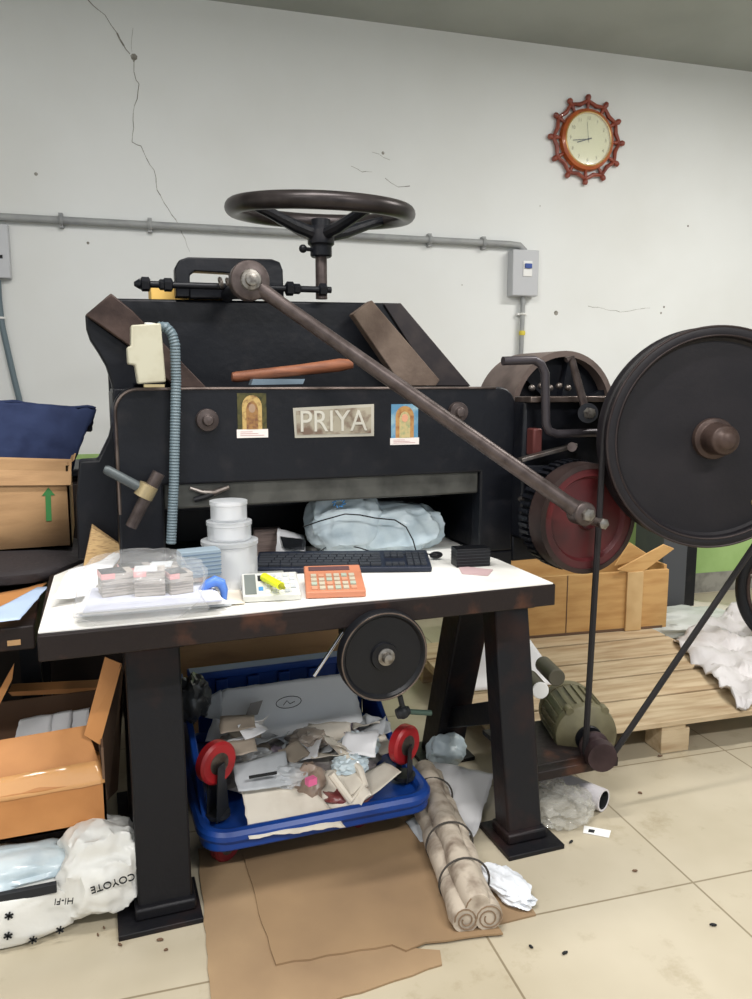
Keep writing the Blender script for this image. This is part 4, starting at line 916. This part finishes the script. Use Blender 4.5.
tag(MB().sheet([PZ(405,822,.012), PZ(420,842,.01), PZ(475,835,.02), PZ(440,810,.03)], 14, 10, .01, 103, freq=8).build('torn_sheet', paperg, solid=.001), 'torn pale sheet tucked below the large white sheet', 'paper')
tag(MB().blob(PZ(507,885,.022), (.045,.085,.026), .3, 105, 5, zmin=.003, rot=.2).build('crumpled_plastic', mat('white_film', (226,230,236), .4, coat=.4, bump=.5, bscale=14)), 'crumpled white plastic wrapper next to the paper roll bundle', 'wrapper')
tag(MB().blob(PZ(452,762,.05)+V((0,.05,.02)), (.07,.05,.06), .2, 107, 4, zmin=.003).build('white_green_bag', bagm), 'small rounded white plastic bag behind the right machine leg', 'plastic bag')
tag(MB().blob(PZ(492,712,.03), (.06,.08,.05), .3, 109, 4, zmin=.003).build('crumpled_paper', cardd), 'crumpled brown paper between the two right legs', 'paper')
# white board leaning between right legs
wb = [PY(465,700,2.62), PY(492,712,2.60), PY(500,640,2.66), PY(474,640,2.66)]
q = [(1.18,2.62,.0),(1.62,2.50,.0),(1.50,2.58,.62),(1.22,2.72,.62)]
q = [PY(466,712,2.66), PY(560,700,2.60), PY(530,640,2.75), PY(478,630,2.75)]
q[0].z = .14; q[1].z = .14
tag(MB().sheet(q, 14, 14, .006, 111, freq=3).build('leaning_white_sheet', paper, solid=.002), 'white sheet leaning behind the right machine leg and motor', 'paper')
# tube
ta, tb = PZ(565,782,.045), PZ(604,798,.045)
MB_t = MB().lathe([(.036,0),(.04,.0),(.04,(tb-ta).length+.02),(.036,(tb-ta).length+.02)], ta-(tb-ta)*.5, tb-ta, 32, True)
ta2 = ta.copy(); dd = (tb-ta).normalized()
tb_ = thing('cardboard_tube', 'white hollow cardboard tube lying below the motor bracket', 'tube', (ta+tb)/2-V((0,0,.045)))
MB().lathe([(.030,-.18),(.036,-.18),(.036,(tb-ta).length),(.030,(tb-ta).length)], ta-V((0,0,.008)), dd, 36, True).build('tube_wall', mat('tube_paper', (212,208,212), .5), tb_)
MB().lathe([(.0295,-.17),(.0298,-.17),(.0298,(tb-ta).length-.001),(.0295,(tb-ta).length-.001)], ta-V((0,0,.008)), dd, 36, True).build('tube_lining', inkm, tb_)
tag(MB().blob(PZ(558,805,.04), (.10,.085,.06), .26, 113, 5, zmin=.002, freq=2.2).build('clear_floor_bag', mat('clear_floor_film', (220,218,208), .2, alpha=.3, coat=.8, bump=.8, bscale=16)), 'clear crinkled plastic bag on the floor beside the right foot plate', 'plastic bag')
lb = thing('printed_label', 'small white printed label lying on the floor right of the foot plate', 'label', PZ(597,831,.002))
MB().prism([PZ(584,826,.001),PZ(611,831,.001),PZ(609,838,.001),PZ(583,833,.001)], (0,0,.002)).build('label_card', white, lb)
MB().prism([PZ(589,829,.003),PZ(595,830,.003),PZ(594,833,.003),PZ(588,832,.003)], (0,0,.0004)).build('label_print', darkp, lb)
for i, (px, py) in enumerate(((635,871),(531,947),(565,953),(571,842),(545,838),(713,925),(660,756),(98,935),(104,928),(160,940),(166,950),(560,815),(640,793),(120,945))):
    c_ = PZ(px, py, .003); s_ = random.uniform(.004,.009)
    tag(MB().blob((c_.x,c_.y,.004), (s_,s_*.4,.004), .3, 120+i, 2, zmin=.0005, rot=random.uniform(0,3)).build('floor_crumb', random.choice((inkm, cardk))), 'tiny dark dirt crumb on the tiled floor', 'crumb', 'dirt crumbs on the tiles')

# ================================================================== RIGHT SIDE
pr0 = PZ(598,730,.13); pr1 = PZ(740,711,.13); ang = math.atan2(pr1.y-pr0.y, pr1.x-pr0.x)
pa_ = thing('wooden_pallet', 'pale wooden pallet of wide planks on the floor under the crate', 'pallet', (pr0.x-.35, pr0.y+.02, 0), ang)
PWD = 1.25; yy = 0
for k, d__ in enumerate((.21,.20,.17,.22,.20)):
    MB().box((0,yy,.108),(PWD,yy+d__,.13)).build('plank', wood, pa_, world=False, bevel=.003); yy += d__+.016
for x_ in (.0,.62,1.12):
    MB().box((x_,.01,.09),(x_+.1,yy-.01,.108)).build('stringer', wood, pa_, world=False)
    for y_ in (.01,.45,.90): MB().box((x_,y_,0),(x_+.12,y_+.10,.09)).build('block', wood, pa_, world=False, bevel=.003)
cA, cB = PZ(520,639,.132), PZ(666,627,.132); ang2 = math.atan2(cB.y-cA.y, cB.x-cA.x); cwid = (cB-cA).length
hh_ = PY(640,572,cB.y).z-.132
cr_ = thing('wooden_crate', 'pale brown crate with open flaps standing on the pallet', 'crate', cA, ang2)
MB().box((0,0,0),(cwid,.02,hh_)).build('crate_front', crate, cr_, world=False, bevel=.002)
MB().box((0,.02,0),(.015,.45,hh_)).build('crate_side', crate, cr_, world=False)
MB().box((cwid-.015,.02,0),(cwid,.45,hh_+.02)).build('crate_side', crate, cr_, world=False, bevel=.002)
MB().box((0,.43,0),(cwid,.45,hh_)).build('crate_back', crate, cr_, world=False)
MB().box((cwid*.70,-.014,0),(cwid*.81,0,hh_)).build('crate_batten', mat('pale_batten', (210,178,128), .7, col2=(192,156,106), scale=6), cr_, world=False, bevel=.002)
MB().box((cwid*.3,-.002,0),(cwid*.305,0,hh_)).build('crate_seam', cardk, cr_, world=False)
MB().box((.03,-.003,.0),(cwid*.97,0,.012)).build('crate_foot_shade', cardk, cr_, world=False)  # dark strip along the crate foot, shade put in as colour
fA = PY(588,566,cA.y+.05)
MB().prism([PY(618,570,3.1),PY(664,545,3.1),PY(674,549,3.1),PY(640,574,3.1)], (0,.006,.004)).build('crate_flap', crate, cr_)
MB().prism([PY(615,566,3.3),PY(650,556,3.3),PY(630,543,3.3)], (0,.006,.004)).build('crate_flap', crate, cr_)
# white sacks
tag(MB().sheet([PZ(672,640,.14)+V((0,0,0)), PZ(742,712,.14), PZ(775,690,.16), PZ(755,600,.16)], 34, 34, .05, 131, freq=8).build('white_sack', sack, solid=.006), 'rumpled white woven sack draped over the right end of the pallet', 'sack')
tag(MB().blob(PZ(688,622,.05), (.28,.17,.07), .2, 133, 5, zmin=.003, rot=-.1).build('white_plastic_heap', mat('grey_film', (206,210,206), .5, coat=.2, bump=.4, bscale=10)), 'low heap of white plastic sheet on the floor behind the pallet', 'plastic sheet')
tag(MB().sheet([PZ(672,618,.06), PZ(752,640,.06), PZ(760,608,.04), PZ(690,603,.04)], 16, 10, .02, 135, freq=5).build('cream_floor_cover', paperc, solid=.004), 'cream cover spread on the floor beside the black wheel', 'cover')
# black cabinet/post behind flywheel
g = thing('grey_machine_stand', 'dark grey steel stand behind the large flywheel', 'stand', PY(668,612,3.55))
q0, q1 = PY(664,540,3.55), PY(684,612,3.55)
MB().box((q0.x,3.55,0),(q1.x,3.8,1.25)).build('side_panel', mat('stand_grey', (78,80,84), .6), g, bevel=.005)
MB().box((q1.x,3.56,0),(q1.x+.08,3.6,1.25)).build('corner_post', black, g, bevel=.003)
q2 = PY(698,600,3.5); MB().box((q2.x+.03,3.62,0),(q2.x+.06,3.65,1.2)).build('corner_post', black, g)
MB().box((q0.x,3.55,1.25),(q2.x+.06,3.8,1.30)).build('top_plate', black, g)
# wheel at right edge
wc = PY(775,592,2.75)
wh = thing('spoked_wheel', 'black rimmed machine wheel cut off by the right photo edge', 'wheel', (wc.x,wc.y,wc.z-.3))
wn = V((-.6,-.8,0)).normalized(); wc = PY(812,590,2.6)
MB().torus(wc, wn, .30, .026, 72, 12, .9).build('tyre', blackp, wh)
MB().torus(wc, wn, .272, .012, 72, 8).build('wheel_rim', rustm, wh)
ww_ = V((wn.y,-wn.x,0))
for k in range(6):
    a0 = k*math.pi/3+.2; dd = ww_*math.cos(a0)+V((0,0,1))*math.sin(a0); MB().tube([wc, wc+dd*.272], .012, 8).build('wheel_spoke', steel, wh)
MB().cyl(wc-wn*.04, wc+wn*.04, .04).build('wheel_hub', steel, wh)
MB().box((wc.x-.03, wc.y+.05, 0),(wc.x+.03, wc.y+.1, wc.z+.05)).cyl(wc, wc-wn*.12, .02).build('wheel_post', black, wh)

# ================================================================== LIGHT + CAMERA
w = bpy.data.worlds.new('World'); scn.world = w; w.use_nodes = True
bgn = w.node_tree.nodes['Background']; bgn.inputs[0].default_value = (.86,.93,1,1); bgn.inputs[1].default_value = 0.62
def area(name, loc, sx, sy, power, col, rot=(0,0,0)):
    l = bpy.data.lights.new(name, 'AREA'); l.shape = 'RECTANGLE'; l.size = sx; l.size_y = sy; l.energy = power; l.color = col
    o = bpy.data.objects.new(name, l); COL.objects.link(o); o.location = loc; o.rotation_euler = rot; return o
area('ceiling_tube_light', WW(.2,1.4,3.15), 1.3, .12, 46, (1,.975,.95), (0,0,WALLROT))
area('ceiling_tube_light', WW(-1.6,-.6,3.15), 1.3, .12, 60, (1,.975,.95), (0,0,WALLROT))
area('ceiling_tube_light', WW(3.2,2.2,3.15), 1.3, .12, 52, (1,.97,.92), (0,0,WALLROT))
area('ceiling_tube_light', WW(1.6,-.8,3.15), 1.3, .12, 80, (1,.975,.95), (0,0,WALLROT))
cam = bpy.data.cameras.new('Camera'); co = bpy.data.objects.new('Camera', cam); COL.objects.link(co)
co.location = (0,0,H); co.rotation_euler = (R(90)-PT, 0, -YAW)
cam.sensor_fit = 'HORIZONTAL'; cam.sensor_width = 36; cam.lens = 36*F/752; cam.clip_start = .05
scn.camera = co
scn.view_settings.view_transform = 'Standard'; scn.view_settings.look = 'None'; scn.view_settings.gamma = 1; scn.view_settings.use_curve_mapping = False
scn.view_settings.exposure = .38
